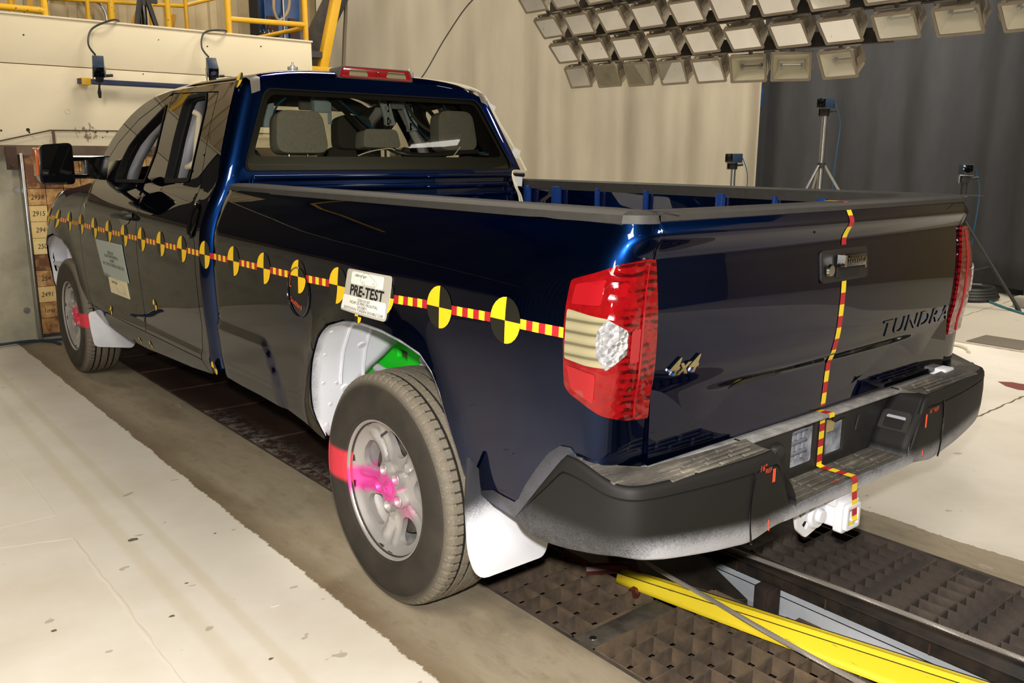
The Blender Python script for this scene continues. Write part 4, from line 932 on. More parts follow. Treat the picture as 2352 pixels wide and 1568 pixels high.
for s in (-1, 1):
    hp = MB(); P2 = lambda y, z, o=.008: (s*(XS(y, z)+.006+o), y, z)
    region(hp, roundpoly([(4.72, 1.165), (4.90, 1.09), (5.00, .99), (4.98, .93), (4.84, 1.02)], .02), P2, .04, flip=s > 0, rim=lambda y, z: P2(y, z, -.005)); hp.build('headlamp', M('headlamp_amber', '#b8532e', .2, col2='#8d8578', vs=14, coat=1), TR, fixn=False)
    vl = MB(); region(vl, [(4.70, .60), (5.03, .62), (5.02, .42), (4.78, .40)], lambda y, z: (s*(XS(y, .62)+.0), y, z), .06, flip=s > 0, rim=lambda y, z: (s*(XS(y, .62)-.04), y, z)); vl.build('front_valance', BPLAST, TR, fixn=False)
# ---- tailgate
def tg_y(x, z):
    y = interp(YR, z)+.022*(x/.825)**2
    amp = 1-sm(abs(x), .40, .66)
    y += amp*(.011*(1-sm(z, .912, .938))*(1-.0*z))
    return y
def tg(x, z, off=0): return (x, tg_y(x, z)-off, z)
mb = MB(); region(mb, [(-.824, .757), (.824, .757), (.824, 1.385), (-.824, 1.385)], tg, .025, sy=.008, rim=lambda x, z: (x, tg_y(x, z)+.05, z)); TG = mb.build('tailgate', PAINT, TR, ang=60, fixn=False)
MB().bx(-.82, .82, -1.045, -1.00, .76, 1.37).build('tailgate_inner', PAINT, TG)
hz = MB(); hz.prism(rrect(-.132, .132, 1.168, 1.264, .016), lambda u, v: tg(u, v, .006), lambda u, v: tg(u, v, -.01), 0); hz.build('handle_bezel', M('bezel_black', '#171614', .55), TG, bevel=.003)
MB().bx(-.055, .07, -1.110, -1.082, 1.213, 1.250).build('handle_grip', GLOSSB, TG, bevel=.004)
MB().bx(-.055, .07, -1.0885, -1.084, 1.180, 1.212).build('grip_recess', DARK, TG)
MB().bx(-.058, -.048, -1.112, -1.086, 1.214, 1.249).build('chrome_end', CHROME, TG)
lk = MB(); lk.lathe([(0, .006), (.016, .006), (.02, 0)], (-.095, -1.087, 1.205), (0, -1, 0), 16); lk.build('key_lock', CHROME, TG)
sc_ = MB(); sc_.lathe([(0, .003), (.006, .003), (.006, 0)], (.105, -1.086, 1.205), (0, -1, 0), 8); sc_.build('screw', CHROME, TG)
tv, tf = text_mesh('TOYOTA', .026, lambda u, v, w: (.012+u, -1.1115, 1.222+v), sx=1.0, spacing=1.1); MB().add(tv, tf).build('grip_lettering', CHROME, TG, smooth=False, fixn=False)
# embossed name
tv, tf = text_mesh('TUNDRA', .080, lambda u, v, w: tg(.285+u*1.0, .952+v, .001+(.0025 if w > 0 else -.004)), sx=1.48, align='LEFT', thick=.01, spacing=1.12, shear=.0)
MB().add(tv, tf).build('embossed_lettering', PAINT, TG, smooth=False, fixn=False)
cr_ = MB(); cr_.prism([(-.50, .908), (.38, .914), (.385, .929), (-.44, .924)], lambda u, v: tg(u, v, .002), lambda u, v: tg(u, v, -.01)); cr_.build('crease_shade_strip', BPLAST, TG)  # black strip painted in for the shade under the crease step
tv, tf = text_mesh('4x4', .062, lambda u, v, w: tg(-.775+u+.0*v, .988+v, .004+w), sx=1.15, align='LEFT', thick=.003, bold=.0015, shear=.35)
MB().add(tv, tf).build('chrome_badge', M('gold_chrome', '#d5c9a0', .18, 1.0), TG, smooth=False, fixn=False)
# tailgate tape
def tape(name, pts, wdir, w, cells, parent, m0=0, rep=None):
    """striped tape along a polyline; cells = stripe length"""
    P = [Vector(p) for p in pts]; L = [0]
    for i in range(1, len(P)): L.append(L[-1]+(P[i]-P[i-1]).length)
    cuts = sorted(set([round(k*cells, 5) for k in range(int(L[-1]/cells)+1)]+[round(x, 5) for x in L])); mb = MB(); wd = Vector(wdir)*w/2
    def at(s):
        for i in range(len(L)-1):
            if s <= L[i+1]+1e-6: return P[i].lerp(P[i+1], (s-L[i])/(L[i+1]-L[i]+1e-12))
        return P[-1]
    for a, b in zip(cuts[:-1], cuts[1:]):
        if b-a < 1e-6: continue
        pa, pb = at(a), at(b); mb.add([pa-wd, pa+wd, pb+wd, pb-wd], [(0, 1, 2, 3)], (int((a+1e-4)/cells)+m0) % 2)
    return mb.build(name, [YELC, REDC], parent, smooth=False, fixn=False)
zz = [1.384-.012*k for k in range(10)]
tape('striped_tape', [(0, -1.00, 1.402), (0, -1.063, 1.402)]+[(0, tg_y(0, z)-.0016, z) for z in [1.384-.01*k for k in range(12)]], (1, 0, 0), .026, .036, TG)
tape('striped_tape', [(0, tg_y(0, z)-.0016, z) for z in [1.166-.02*k for k in range(21)]], (1, 0, 0), .026, .036, TG)
# tail lamps
for side in (-1, 1):
    f = lambda s, z, o=.010: bed_pt(s, z, o, side)
    ol = roundpoly([(S4, 1.286), (S3, 1.290), (S2+.075, 1.279), (2.312, 1.236), (2.313, 1.09), (2.320, .978), (2.335, .960), (S2+.075, .916), (S3, .896), (S4, .887)], .008, 2)
    mb = MB(); region(mb, ol, f, .02, flip=side < 0, rim=lambda s, z: f(s, z, -.01)); tl = mb.build('tail_lamp', RED1, TR, ang=60, fixn=False)
    def sub(nm, poly, mat, o=.0125, r=.006, st=.02):
        b = MB(); region(b, roundpoly(poly, r, 2), lambda s, z: f(s, z, o), st, flip=side < 0, rim=lambda s, z: f(s, z, .009)); b.build(nm, mat, tl, ang=60, fixn=False)
    sub('clear_lens', [(2.320, 1.168), (2.38, 1.160), (2.43, 1.155), (2.490, 1.125), (2.490, 1.072), (2.435, 1.036), (2.38, 1.038), (2.321, 1.046)], CLENS)
    sub('reflector_bowl', [(2.408, 1.125), (2.432, 1.155), (2.492, 1.125), (2.494, 1.070), (2.437, 1.030), (2.408, 1.068)], SILV, .0145)
    sub('side_marker', [(2.332, 1.228), (2.41, 1.245), (2.41, 1.185), (2.330, 1.180)], REDF)
    sub('lower_side_marker', [(2.328, 1.030), (2.41, 1.018), (2.41, .945), (2.345, .972)], REDF)
    sub('square_reflector', [(2.503, 1.125), (2.528, 1.128), (2.528, 1.045), (2.503, 1.045)], REDF)
    sub('edge_rib', [(2.529, 1.275), (2.5345, 1.275), (2.5345, .90), (2.529, .90)], REDF, .014, .001)
# ---- bed box
bi = MB()
for s in (-1, 1): bi.bx(s*.80, s*.815, -1.02, 1.385, .82 if s > 0 else 1.06, 1.375)
bi.bx(-.56, .80, -1.02, 1.385, .80, .82); bi.build('bed_liner_walls', PAINT, TR, bevel=.003)
BB = M('bed_blue', '#123a80', .5, .3, coat=.3)
hd = MB().bx(-.80, .80, 1.355, 1.395, .82, 1.43)
for z, t_ in ((1.425, .012), (1.375, .016), (1.325, .012), (1.2, .02)): hd.bx(-.80, .80, 1.335, 1.36, z-t_, z+t_)
hd.build('bed_front_wall', PAINT, TR, bevel=.006, seg=3)
for y, w, z0 in ((1.30, .022, .82), (1.06, .03, 1.18), (.42, .01, 1.20), (-.02, .02, .90), (-.52, .02, .9), (.75, .01, 1.2), (-.3, .008, .9)):
    [MB().bx(*q, y-w, y+w, z0, 1.368).build('bed_wall_rib', BB, TR, bevel=.004) for q in ((.775, .80), (-.80, -.775))]
for s in (-1, 1):
    wh = MB(); op = [(-.52, .24), (.52, .24), (.4, .29), (-.4, .29)] if s < 0 else [(-.52, 0), (-.50, .12), (-.38, .24), (-.2, .29), (.2, .29), (.38, .24), (.50, .12), (.52, 0)]
    wh.prism(op, lambda u, v: (s*.80, u, .82+v), lambda u, v: (s*.58, u, .82+v)); wh.build('wheel_house', DARK, TR, bevel=.01)
    for y in (1.18, .3, -.6):
        td = MB(); td.tube(spline([(s*.795, y-.03, 1.27), (s*.77, y-.02, 1.27), (s*.77, y+.02, 1.27), (s*.795, y+.03, 1.27)], 4), .004, 6); td.build('tie_down', CHROME, TR)
    # rail cap
    rp = [(.790, 1.352), (.790, 1.396), (.800, 1.402), (.812, 1.402), (.815, 1.398), (.824, 1.398), (.827, 1.402), (.842, 1.402), (.845, 1.398), (.854, 1.398), (.857, 1.402), (.885, 1.400), (.902, 1.392), (.906, 1.372), (.900, 1.366)]
    ss = [0, .5, 1.0, 1.5, 2.0, 2.2, 2.3, S2]+[S2+(S3-S2)*k/7 for k in range(1, 8)]+[S4-.003]
    def rcp(i, j):
        a = ss[i]; p = Vector(bed_pt(a, 1.372, 0, 1)); q0 = Vector(bed_pt(max(a-.01, 0), 1.372, 0, 1)); q1 = Vector(bed_pt(min(a+.01, S4), 1.372, 0, 1))
        if a < .1: q0, q1 = Vector((0, 1, 0)), Vector((0, 0, 0))
        t = (q1-q0).normalized(); n = Vector((t.y, -t.x, 0)); dd = .909-rp[j][0]; v = p+n*(dd-.004)
        x, y = v.x, v.y
        if j == 0 or dd > .08: x = max(x, .79); y = max(y, -1.0) if a < S2 else min(max(y, -1.05), -1.0)
        if a >= S2: x = max(x, .822)*1.0 if j else x; y = min(y, -1.0)
        if a >= S2: x = max(x, .79)
        return (s*x, y, rp[j][1])
    MB().grid(len(ss), len(rp), rcp).build('bed_rail_cap', RAILM, TR, ang=30, fixn=True)
tc = MB(); tp_ = [(-1.00, 1.37), (-1.00, 1.398), (-1.008, 1.401), (-1.018, 1.401), (-1.020, 1.397), (-1.028, 1.397), (-1.030, 1.401), (-1.040, 1.401), (-1.042, 1.397), (-1.050, 1.397), (-1.053, 1.401), (-1.066, 1.399), (-1.074, 1.391), (-1.076, 1.378), (-1.070, 1.374)]
tc.grid(13, len(tp_), lambda i, j: (-.822+1.644*i/12, tp_[j][0]+.018*((-1+2*i/12)**2), tp_[j][1])); tc.build('tailgate_cap', RAILM, TG, ang=25)
# underbody
MB().bx(-.86, .86, 1.5, 4.9, .50, .62).bx(-.5, -.40, -1.0, 5.0, .42, .58).bx(.40, .5, -1.0, 5.0, .42, .58).bx(-.52, .52, -1.0, 1.45, .70, .80).bx(-.54, .54, .52, 1.40, .52, .78).bx(-.80, .80, -.93, -.60, .60, .78).build('chassis', DARK, TR)
MB().tube([(-.72, 0, .41), (.72, 0, .41)], .05, 12).tube([(-.72, WB, .41), (.72, WB, .41)], .04, 12).lathe([(0, .12), (.1, .1), (.15, 0), (.1, -.1), (0, -.12)], (0, 0, .41), (0, 1, 0), 16).build('axle', DARK, TR)
MB().bx(-.82, .82, 3.62, 5.0, .62, 1.02).bx(-.80, .80, 3.5, 3.9, .9, 1.3).build('engine_bay', DARK, TR)
# ---------------------------------------------------------------- wheels
def rubber_mat():
    t = NT('tyre_rubber'); t.set(rough=.72); s = t.sep()
    r = t.math('SQRT', t.math('ADD', t.math('MULTIPLY', s[1], s[1]), t.math('MULTIPLY', s[2], s[2])))
    dust = t.mr(t.noise(150, 3, .7), .52, .75); band = t.mr(r, .36, .392); gr = t.math('MULTIPLY', t.math('SUBTRACT', 1.0, t.mr(r, .4005, .4035)), t.math('MULTIPLY', t.mr(r, .393, .3945), t.math('SUBTRACT', 1.0, t.mr(t.math('ABSOLUTE', s[0]), .084, .090))))
    c = t.ramp(t.noise(8, 4, .6), [(0.3, lin('#272420')), (0.7, lin('#3a342b'))])
    c = t.mix(t.math('MULTIPLY', band, .75), c, lin('#7d7566'))
    c = t.mix(t.math('MULTIPLY', t.math('MULTIPLY', band, dust), .35), c, lin('#c5c0b2'))
    c = t.mix(gr, c, lin('#15130f'))
    # red spray stripe on the forward side
    a = t.math('SUBTRACT', 1.0, t.mr(t.math('ABSOLUTE', t.math('ADD', s[2], t.math('MULTIPLY', s[1], -.07))), .045, .068)); a = t.math('MULTIPLY', a, t.mr(s[1], .20, .23))
    b_ = t.math('SUBTRACT', 1.0, t.mr(t.math('ABSOLUTE', t.math('SUBTRACT', s[2], .02)), .035, .055)); b_ = t.math('MULTIPLY', b_, t.math('SUBTRACT', 1.0, t.mr(s[1], -.26, -.23)))
    return t, s, c, a, b_
def tyre_variant(name, red):
    t, s, c, a, b_ = rubber_mat(); t.m.name = name
    if red == 2: a = b_
    if red: c = t.mix(t.math('MULTIPLY', a, .92), c, lin('#e2384a'))
    t.base(c); t.bump(t.noise(90, 3, .6), .12, .002); return t.m
TYRE1 = tyre_variant('tyre_rubber_red_mark', True); TYRE0 = tyre_variant('tyre_rubber', False); TYRE2 = tyre_variant('tyre_rubber_red_edge', 2)
def rim_mat(name, kind):
    t = NT(name); t.set(rough=.42, metal=.45); s = t.sep(); c = t.ramp(t.noise(6, 3, .6), [(0.3, lin('#a6a3a0')), (0.7, lin('#b5b2af'))])
    if kind:
        r = t.math('SQRT', t.math('ADD', t.math('MULTIPLY', s[1], s[1]), t.math('MULTIPLY', s[2], s[2])))
        z = s[2]; y = s[1]
        nz = t.math('MULTIPLY', t.math('SUBTRACT', t.noise(18, 3, .6), .5), .05)
        st = t.math('SUBTRACT', 1.0, t.mr(t.math('ABSOLUTE', t.math('ADD', t.math('ADD', z, nz), t.math('MULTIPLY', y, .12 if kind == 1 else .05))), .030, .062))
        st = t.math('MULTIPLY', st, t.mr(y, -.02, .03) if kind == 1 else t.math('SUBTRACT', 1.0, t.mr(y, .02, .06)))
        hub = t.math('SUBTRACT', 1.0, t.mr(t.math('ADD', r, nz), .036 if kind == 1 else .05, .062 if kind == 1 else .09))
        lo = t.math('MULTIPLY', t.math('MULTIPLY', t.math('SUBTRACT', 1.0, t.mr(t.math('ABSOLUTE', t.math('ADD', y, .07)), .01, .06)), t.math('SUBTRACT', 1.0, t.mr(t.math('ABSOLUTE', t.math('ADD', z, .08)), .01, .07))), .45)
        m = t.math('MAXIMUM', t.math('MAXIMUM', st, hub), lo if kind == 1 else 0.0)
        c = t.mix(t.math('MULTIPLY', m, .95), c, lin('#f04fb0') if kind == 1 else lin('#f0385e'))
    t.base(c); return t.m
RIM1 = rim_mat('wheel_pink_spray', 1); RIM2 = rim_mat('wheel_pink_spray_front', 2); RIM0 = rim_mat('wheel_silver', 0)
def make_wheel(cx, cy, side, rimm, tyrem, a0, detail=True):
    """outer side faces side*X; local frame at hub centre so that paint follows the wheel"""
    NSEG = 432 if detail else 96; R = .407
    def place(o): o.location = (side*.8625, cy, R-.002); o.parent = TR
    prof = [(.236, -.112), (.30, -.128), (.345, -.130), (.378, -.118), (.392, -.104), (.400, -.098), (.404, -.082), (.404, -.0665), (.396, -.065), (.396, -.057), (.406, -.0555), (.4065, -.030), (.398, -.0285), (.398, -.0195), (.4075, -.018), (.4075, .018), (.398, .0195), (.398, .0285), (.4065, .030), (.406, .0555), (.396, .057), (.396, .065), (.404, .0665), (.404, .082), (.400, .098), (.393, .104), (.384, .112), (.376, .1165), (.372, .1205), (.366, .1195), (.345, .129), (.32, .131), (.295, .129), (.272, .124), (.262, .121), (.258, .1225), (.252, .1185), (.240, .112), (.232, .100)]
    def rf(k, j, r):
        if .383 < r and j > 21 and k % 6 == 0: return r-.0034
        if .395 < r < .41 and 5 < j < 22 and (k+j*2) % 9 == 0: return r-.003
        return r
    mb = MB(); mb.lathe(prof, (0, 0, 0), (side, 0, 0), NSEG, 0, rf)
    mb.v = [(x, y, max(z, -(R-.002)+.0005) if abs(y) < .2 else z) for x, y, z in mb.v]
    ty = mb.build('tyre', tyrem, TR, ang=28, fixn=False)
    for p in ty.data.polygons: pass
    place(ty)
    b = bmesh.new(); b.from_mesh(ty.data); bmesh.ops.recalc_face_normals(b, faces=b.faces); b.to_mesh(ty.data); b.free()
    # rim barrel and lip
    rb = MB(); rb.lathe([(.243, .100), (.2485, .108), (.248, .114), (.2435, .1155), (.238, .112), (.2338, .098), (.2335, .060), (.214, .03), (.205, -.04), (.205, -.10)], (0, 0, 0), (side, 0, 0), 72)
    rim = rb.build('wheel_rim', rimm, TR, ang=60); place(rim)
    # pressed disc with five openings
    D = [(0, .064), (.050, .064), (.084, .064), (.096, .060), (.11, .057), (.13, .054), (.165, .058), (.195, .068), (.215, .077), (.2335, .0965)]
    def d(u, v):
        r = math.hypot(u, v); th = math.atan2(v, u); h = interp(D, r)
        q = (math.degrees(th)-a0-36) % 72; q = min(q, 72-q)      # angle from spoke centre
        w = sm(r, .085, .115)*(1-sm(r, .195, .222))
        h += w*(.012*(1-sm(q, 9, 15))-.020*math.exp(-(q/5.0)**2))
        # hub lobes
        return (side*h, side*0+(-u), v) if True else 0
    holes = []
    for k in range(5):
        t0 = a0+72*k
        pl = [(r*math.cos(math.radians(t0+dt)), r*math.sin(math.radians(t0+dt))) for r, dt in ((.118, -11), (.150, -18), (.185, -20.5), (.202, -14), (.207, 0), (.202, 14), (.185, 20.5), (.150, 18), (.118, 11), (.108, 0))]
        holes.append(roundpoly(pl, .012, 2))
    out = [(.2335*math.cos(PI*k/36), .2335*math.sin(PI*k/36)) for k in range(72)]
    db = MB(); region(db, out, d, .0085 if detail else .03, holes=holes, flip=(side > 0), rim=lambda u, v: tuple(Vector(d(u, v))-Vector((side*.022, 0, 0)))); db.build('wheel_disc', rimm, rim, ang=60, fixn=True)
    cp = MB(); cp.lathe([(0, .098), (.018, .0985), (.026, .096), (.030, .090)], (0, 0, 0), (side, 0, 0), 28); cp.build('centre_cap', rimm, rim, ang=60)
    em = MB(); em.lathe([(.012, .0985), (.0145, .101), (.017, .0985)], (0, 0, 0), (side, 0, 0), 24); em.tube([(side*.0995, -.0, .013), (side*.0995, 0, -.013)], .002, 5).tube([(side*.0995, -.010, .004), (side*.0995, .010, .004)], .002, 5); em.build('cap_emblem', rimm, rim)
    tl_ = math.radians(a0+36); star = [((.074+.0195*math.cos(5*(q-tl_)))*math.cos(q), (.074+.0195*math.cos(5*(q-tl_)))*math.sin(q)) for q in [2*PI*k/80 for k in range(80)]]
    ph_ = [[(.066*math.cos(tl_+2*PI*m/5)+.0212*math.cos(q), .066*math.sin(tl_+2*PI*m/5)+.0212*math.sin(q)) for q in [2*PI*k/20 for k in range(20)]] for m in range(5)]
    hf = lambda u, v, o=0: (side*(.0945-.9*(u*u+v*v)-o), -u, v)
    hbp = MB(); region(hbp, star, hf, .006, holes=ph_, flip=(side > 0), rim=lambda u, v: (side*.062, -u, v)); hbp.build('hub_boss', rimm, rim, ang=50, fixn=True)
    for k in range(5):
        t = tl_+2*PI*k/5; lg = MB(); lg.lathe([(0, .070), (.006, .070), (.0085, .066), (.015, .066), (.0178, .072), (.0188, .0905), (.0200, .0915), (.0215, .0895)], (0, -.066*math.cos(t), .066*math.sin(t)), (side, 0, 0), 24); lg.build('lug_pocket', rimm, rim, ang=60)
    dr = MB(); dr.lathe([(0, .03), (.17, .03), (.175, .0), (.175, -.06)], (0, 0, 0), (side, 0, 0), 40); dr.build('brake_disc', M('brake_metal', '#5c5850', .6, .4, col2='#3a3631', vs=20), rim)
    vs_ = MB().tube([(side*.098, -.205*math.cos(math.radians(86)), .212), (side*.122, -.195*math.cos(math.radians(86)), .200)], .004, 6); vs_.build('valve_stem', BPLAST, rim)
make_wheel(0, 0, -1, RIM1, TYRE1, 153)
make_wheel(0, WB, -1, RIM2, TYRE2, 140)
make_wheel(0, 0, 1, RIM0, TYRE0, 100, False)
make_wheel(0, WB, 1, RIM0, TYRE0, 60, False)
# ---------------------------------------------------------------- wheel wells
def liner_mask(t):
    s = t.sep(); return t.mr(s[0], -1.012, -.965, .35, 1.0)
LIN = spray_white('white_sprayed_liner', '#1b1b1d', .8, liner_mask).m
for side in (-1, 1):
    for yc, nm in ((0, 'rear'), (WB, 'front')):
        AP_ = ARCH[:16] if nm == 'rear' else [(y-WB, z) for y, z in fd[11:-1][:12]]
        if nm == 'front': AP_ = [(.49, .56), (.485, .66), (.44, .76), (.36, .87), (.21, .955), (.02, .989), (-.19, .975), (-.33, .915), (-.425, .82), (-.48, .68), (-.56, .575)]
        AL = [Vector((y, z)) for y, z in AP_]; ALs = [0]
        for q0, q1 in zip(AL, AL[1:]): ALs.append(ALs[-1]+(q1-q0).length)
        def ap(t):
            s_ = t*ALs[-1]
            for k in range(len(AL)-1):
                if s_ <= ALs[k+1]+1e-9: return AL[k].lerp(AL[k+1], (s_-ALs[k])/(ALs[k+1]-ALs[k]))
            return AL[-1]
        def lp(t, x):
            p = ap(t); k = 1+.05*min(1, (1.0-x)/.15); q = Vector((p.x*k*.992, .45+(p.y-.45)*k*.992)); return (side*x, yc+q.x, q.y)
        NX = 40
        def xo(t): p = ap(t); return XS(yc+p.x, p.y)-.004
        def xi(t): return .60 if nm == 'front' else .82-.21*sm(ap(t).y, .62, .84)
        g = MB(); g.grid(NX, 9, lambda i, j: lp(i/(NX-1), xo(i/(NX-1))-(xo(i/(NX-1))-xi(i/(NX-1)))*j/8 + (.008*math.sin(j*1.2) if 0 < j < 8 else 0)))
        ln = g.build('wheel_well_liner', LIN if side < 0 else DARK, TR, ang=60, fixn=False, solid=.003)
        if side < 0 and nm == 'rear':
            rv = MB()
            for t, x in ((.03, .95), (.08, .93), (.13, .90), (.14, .96), (.22, .965), (.30, .97), (.11, .86), (.22, .80), (.36, .82)):
                p = Vector(lp(t, x)); n = Vector((0, -p.y, .45-p.z)).normalized(); rv.lathe([(0, .004), (.007, .003), (.009, 0)] if x > .89 else [(0, .006), (.016, .006), (.022, 0)], p+n*.004, n, 10)
            rv.build('liner_rivets', WHITEP, ln)['kind'] = 'stuff'
            for x in (.78, .88): MB().tube([tuple(Vector(lp(t/40, x))+Vector((0, -.004, -.002))) for t in range(5, 22)], .007, 6).build('liner_rib', WHITEP, ln)
            iw = MB(); iw.prism([(.54, .79), (.47, .815), (.40, .825), (.33, .825), (.25, .815), (.1, .82), (-.3, .78), (-.35, .93), (-.1, 1.02), (.25, 1.02), (.45, .95), (.54, .84)], lambda u, v: (-.615, u, v), lambda u, v: (-.605, u, v)); iw.build('wheel_well_inner_wall', WHITEP, TR, bevel=.003)
            GRN = M('green_spray_paint', '#1ae028', .6, col2='#27ee34', vs=9)
            def gmask(t):
                s = t.sep(); return t.mr(t.math('ADD', s[1], t.math('MULTIPLY', t.math('SUBTRACT', t.noise(7, 3, .6), .5), .25)), .80, 1.0)
            GR2 = spray_white('green_and_white_spray', '#18e626', .6, gmask).m
            gf = MB(); gf.prism([(-.30, .60), (.95, .52), (.95, .66), (.70, .74), (.60, .83), (.40, .86), (.05, .85), (-.30, .85)], lambda u, v: (-.600, u, v), lambda u, v: (-.575, u, v), 0, [[(.415, .725), (.485, .732), (.485, .768), (.415, .762)]]); gf.build('green_frame_bracket', GR2, TR, bevel=.004)
            MB().bx(-.572, -.56, .36, .54, .70, .80).build('frame_window_backing', M('dusty_red_brown', '#6d5a52', .9), TR)
            MB().tube([(-.62, .62, .665), (-.612, .12, .60)], .018, 8).build('white_arm', WHITEP, TR)
            bs_ = MB(); bs_.lathe([(0, .11), (.022, .11), (.024, .10), (.020, .095), (.030, .085), (.030, .075), (.024, .07), (.032, .06), (.05, .03), (.055, 0), (.055, -.10)], (-.65, .195, .70), (0, 0, 1), 20); bs_.build('bump_stop', WHITEP, TR)
            MB().tube(spline([(-.615, -.05, .77), (-.61, .25, .70), (-.61, .55, .62), (-.61, .75, .55)], 6), .014, 8).build('green_pipe', GRN, TR)
        if side < 0 and nm == 'front':
            MB().bx(-.90, -.64, yc+.28, yc+.31, .50, .93).bx(-.96, -.64, yc-.2, yc+.46, .72, .75).build('inner_fender_brace', WHITEP, TR, bevel=.006)
# mud flaps
def flapm(zc, b):
    def f(t):
        s = t.sep(); return t.math('SUBTRACT', 1.0, t.mr(t.math('ADD', s[2], t.math('MULTIPLY', s[0], -.35)), zc-b, zc+b))
    return f
for side in (-1, 1):
    mf = MB(); mf.prism(roundpoly([(1.024, .70), (1.034, .56), (1.040, .40), (1.015, .320), (.76, .318), (.735, .36), (.735, .60), (.96, .62), (1.0, .66)], .045), lambda u, v: (side*u, -.548-.14*(max(0, .55-v)), v), lambda u, v: (side*u, -.560-.14*(max(0, .55-v)), v))
    mf.build('rear_mud_flap', spray_white('flap_spray', '#2a2b30', .6, flapm(.865, .055)).m if side < 0 else BPLAST, TR, bevel=.003)
    mf = MB(); mf.prism(roundpoly([(1.005, .52), (1.0, .40), (.985, .285), (.745, .245), (.72, .30), (.72, .52)], .03), lambda u, v: (side*u, 3.60, v), lambda u, v: (side*u, 3.588, v)); mf.build('front_mud_flap', WHITEP if side < 0 else BPLAST, TR, bevel=.003)
    MB().tube([(side*.93, 3.56, .50), (side*.93, 3.30, .47)], .008, 6).build('flap_bracket', ALU, TR)

# ---------------------------------------------------------------- rear bumper
def bm_mask(t):
    s = t.sep(); ax = t.math('ABSOLUTE', s[0]); zb = t.mr(ax, .5, .98, .512, .578, False)
    h = t.math('SUBTRACT', s[2], zb); m = t.math('SUBTRACT', 1.0, t.mr(h, -.005, .07))
    return t.math('MULTIPLY', m, t.math('SUBTRACT', .9, t.mr(ax, .90, 1.0, 0, .8)))
_b = spray_white('bumper_plastic', '#1a1918', .62, bm_mask, white='#c9cad0'); _b.set(spec=.3); _b.bump(_b.noise(400, 2, .6), .1, .001); BUMP = _b.m
PADM = NT('dusty_step_plastic'); PADM.set(rough=.6); PADM.base(PADM.ramp(PADM.noise(9, 6, .7, stretch=(.5, 1.4, 1)), [(0.30, lin('#2b2a29')), (0.55, lin('#5b574f')), (0.75, lin('#8b8577'))])); PADM.bump(PADM.noise(90, 4, .7), .3, .004); PADM = PADM.m
BP = thing  # noqa
HALF = [(0, -1.165, .515), (.10, -1.166, .517), (.20, -1.167, .520), (.30, -1.170, .522), (.36, -1.172, .522), (.42, -1.174, .518), (.50, -1.176, .508), (.545, -1.176, .507), (.60, -1.175, .514), (.70, -1.173, .528), (.85, -1.162, .552), (.93, -1.150, .568), (.968, -1.132, .576), (.990, -1.10, .577), (1.002, -1.06, .570), (1.008, -1.0, .558), (1.011, -.935, .546), (1.012, -.87, .537), (1.010, -.81, .537), (1.006, -.770, .543), (1.003, -.740, .562)]
CT3 = [(p.x, p.y, p.z) for p in spline(HALF, 5)]; CT = [(a, b) for a, b, c in CT3]
def zt(x, y):
    if y > -.935: return .800-.233*((y+.935)/.195)
    dip = 1-sm(abs(x), .335, .445) if y < -1.1 else 0
    return (.752+.010*sm(abs(x), .5, .95)+.035*sm(y, -1.12, -.95))*(1-dip)+.562*dip
bmp = MB(); pr_ = [(.03, -.05), (0.0, -.012), (.04, -.003), (.3, .003), (.6, .004), (.815, .002), (.83, -.004), (.845, .003), (.93, .001), (.985, -.005), (1.0, -.014)]
full = [(-x, y) for x, y in CT[::-1]][:-1]+CT
ZB = [c for a, b, c in CT3[::-1]][:-1]+[c for a, b, c in CT3]
def bmpf(i, j):
    x, y = full[i]; a = full[max(i-1, 0)]; b = full[min(i+1, len(full)-1)]; d = Vector((b[0]-a[0], b[1]-a[1])).normalized(); n = Vector((d.y, -d.x))
    t, o = pr_[j]; h = zt(x, y)-ZB[i]; o2 = o*min(1, h/.12)
    return (x+n.x*o2, y+n.y*o2, ZB[i]+h*t)
bmp.grid(len(full), len(pr_), bmpf)
BMP = bmp.build('rear_bumper', BUMP, TR, ang=50, fixn=True, solid=.004)
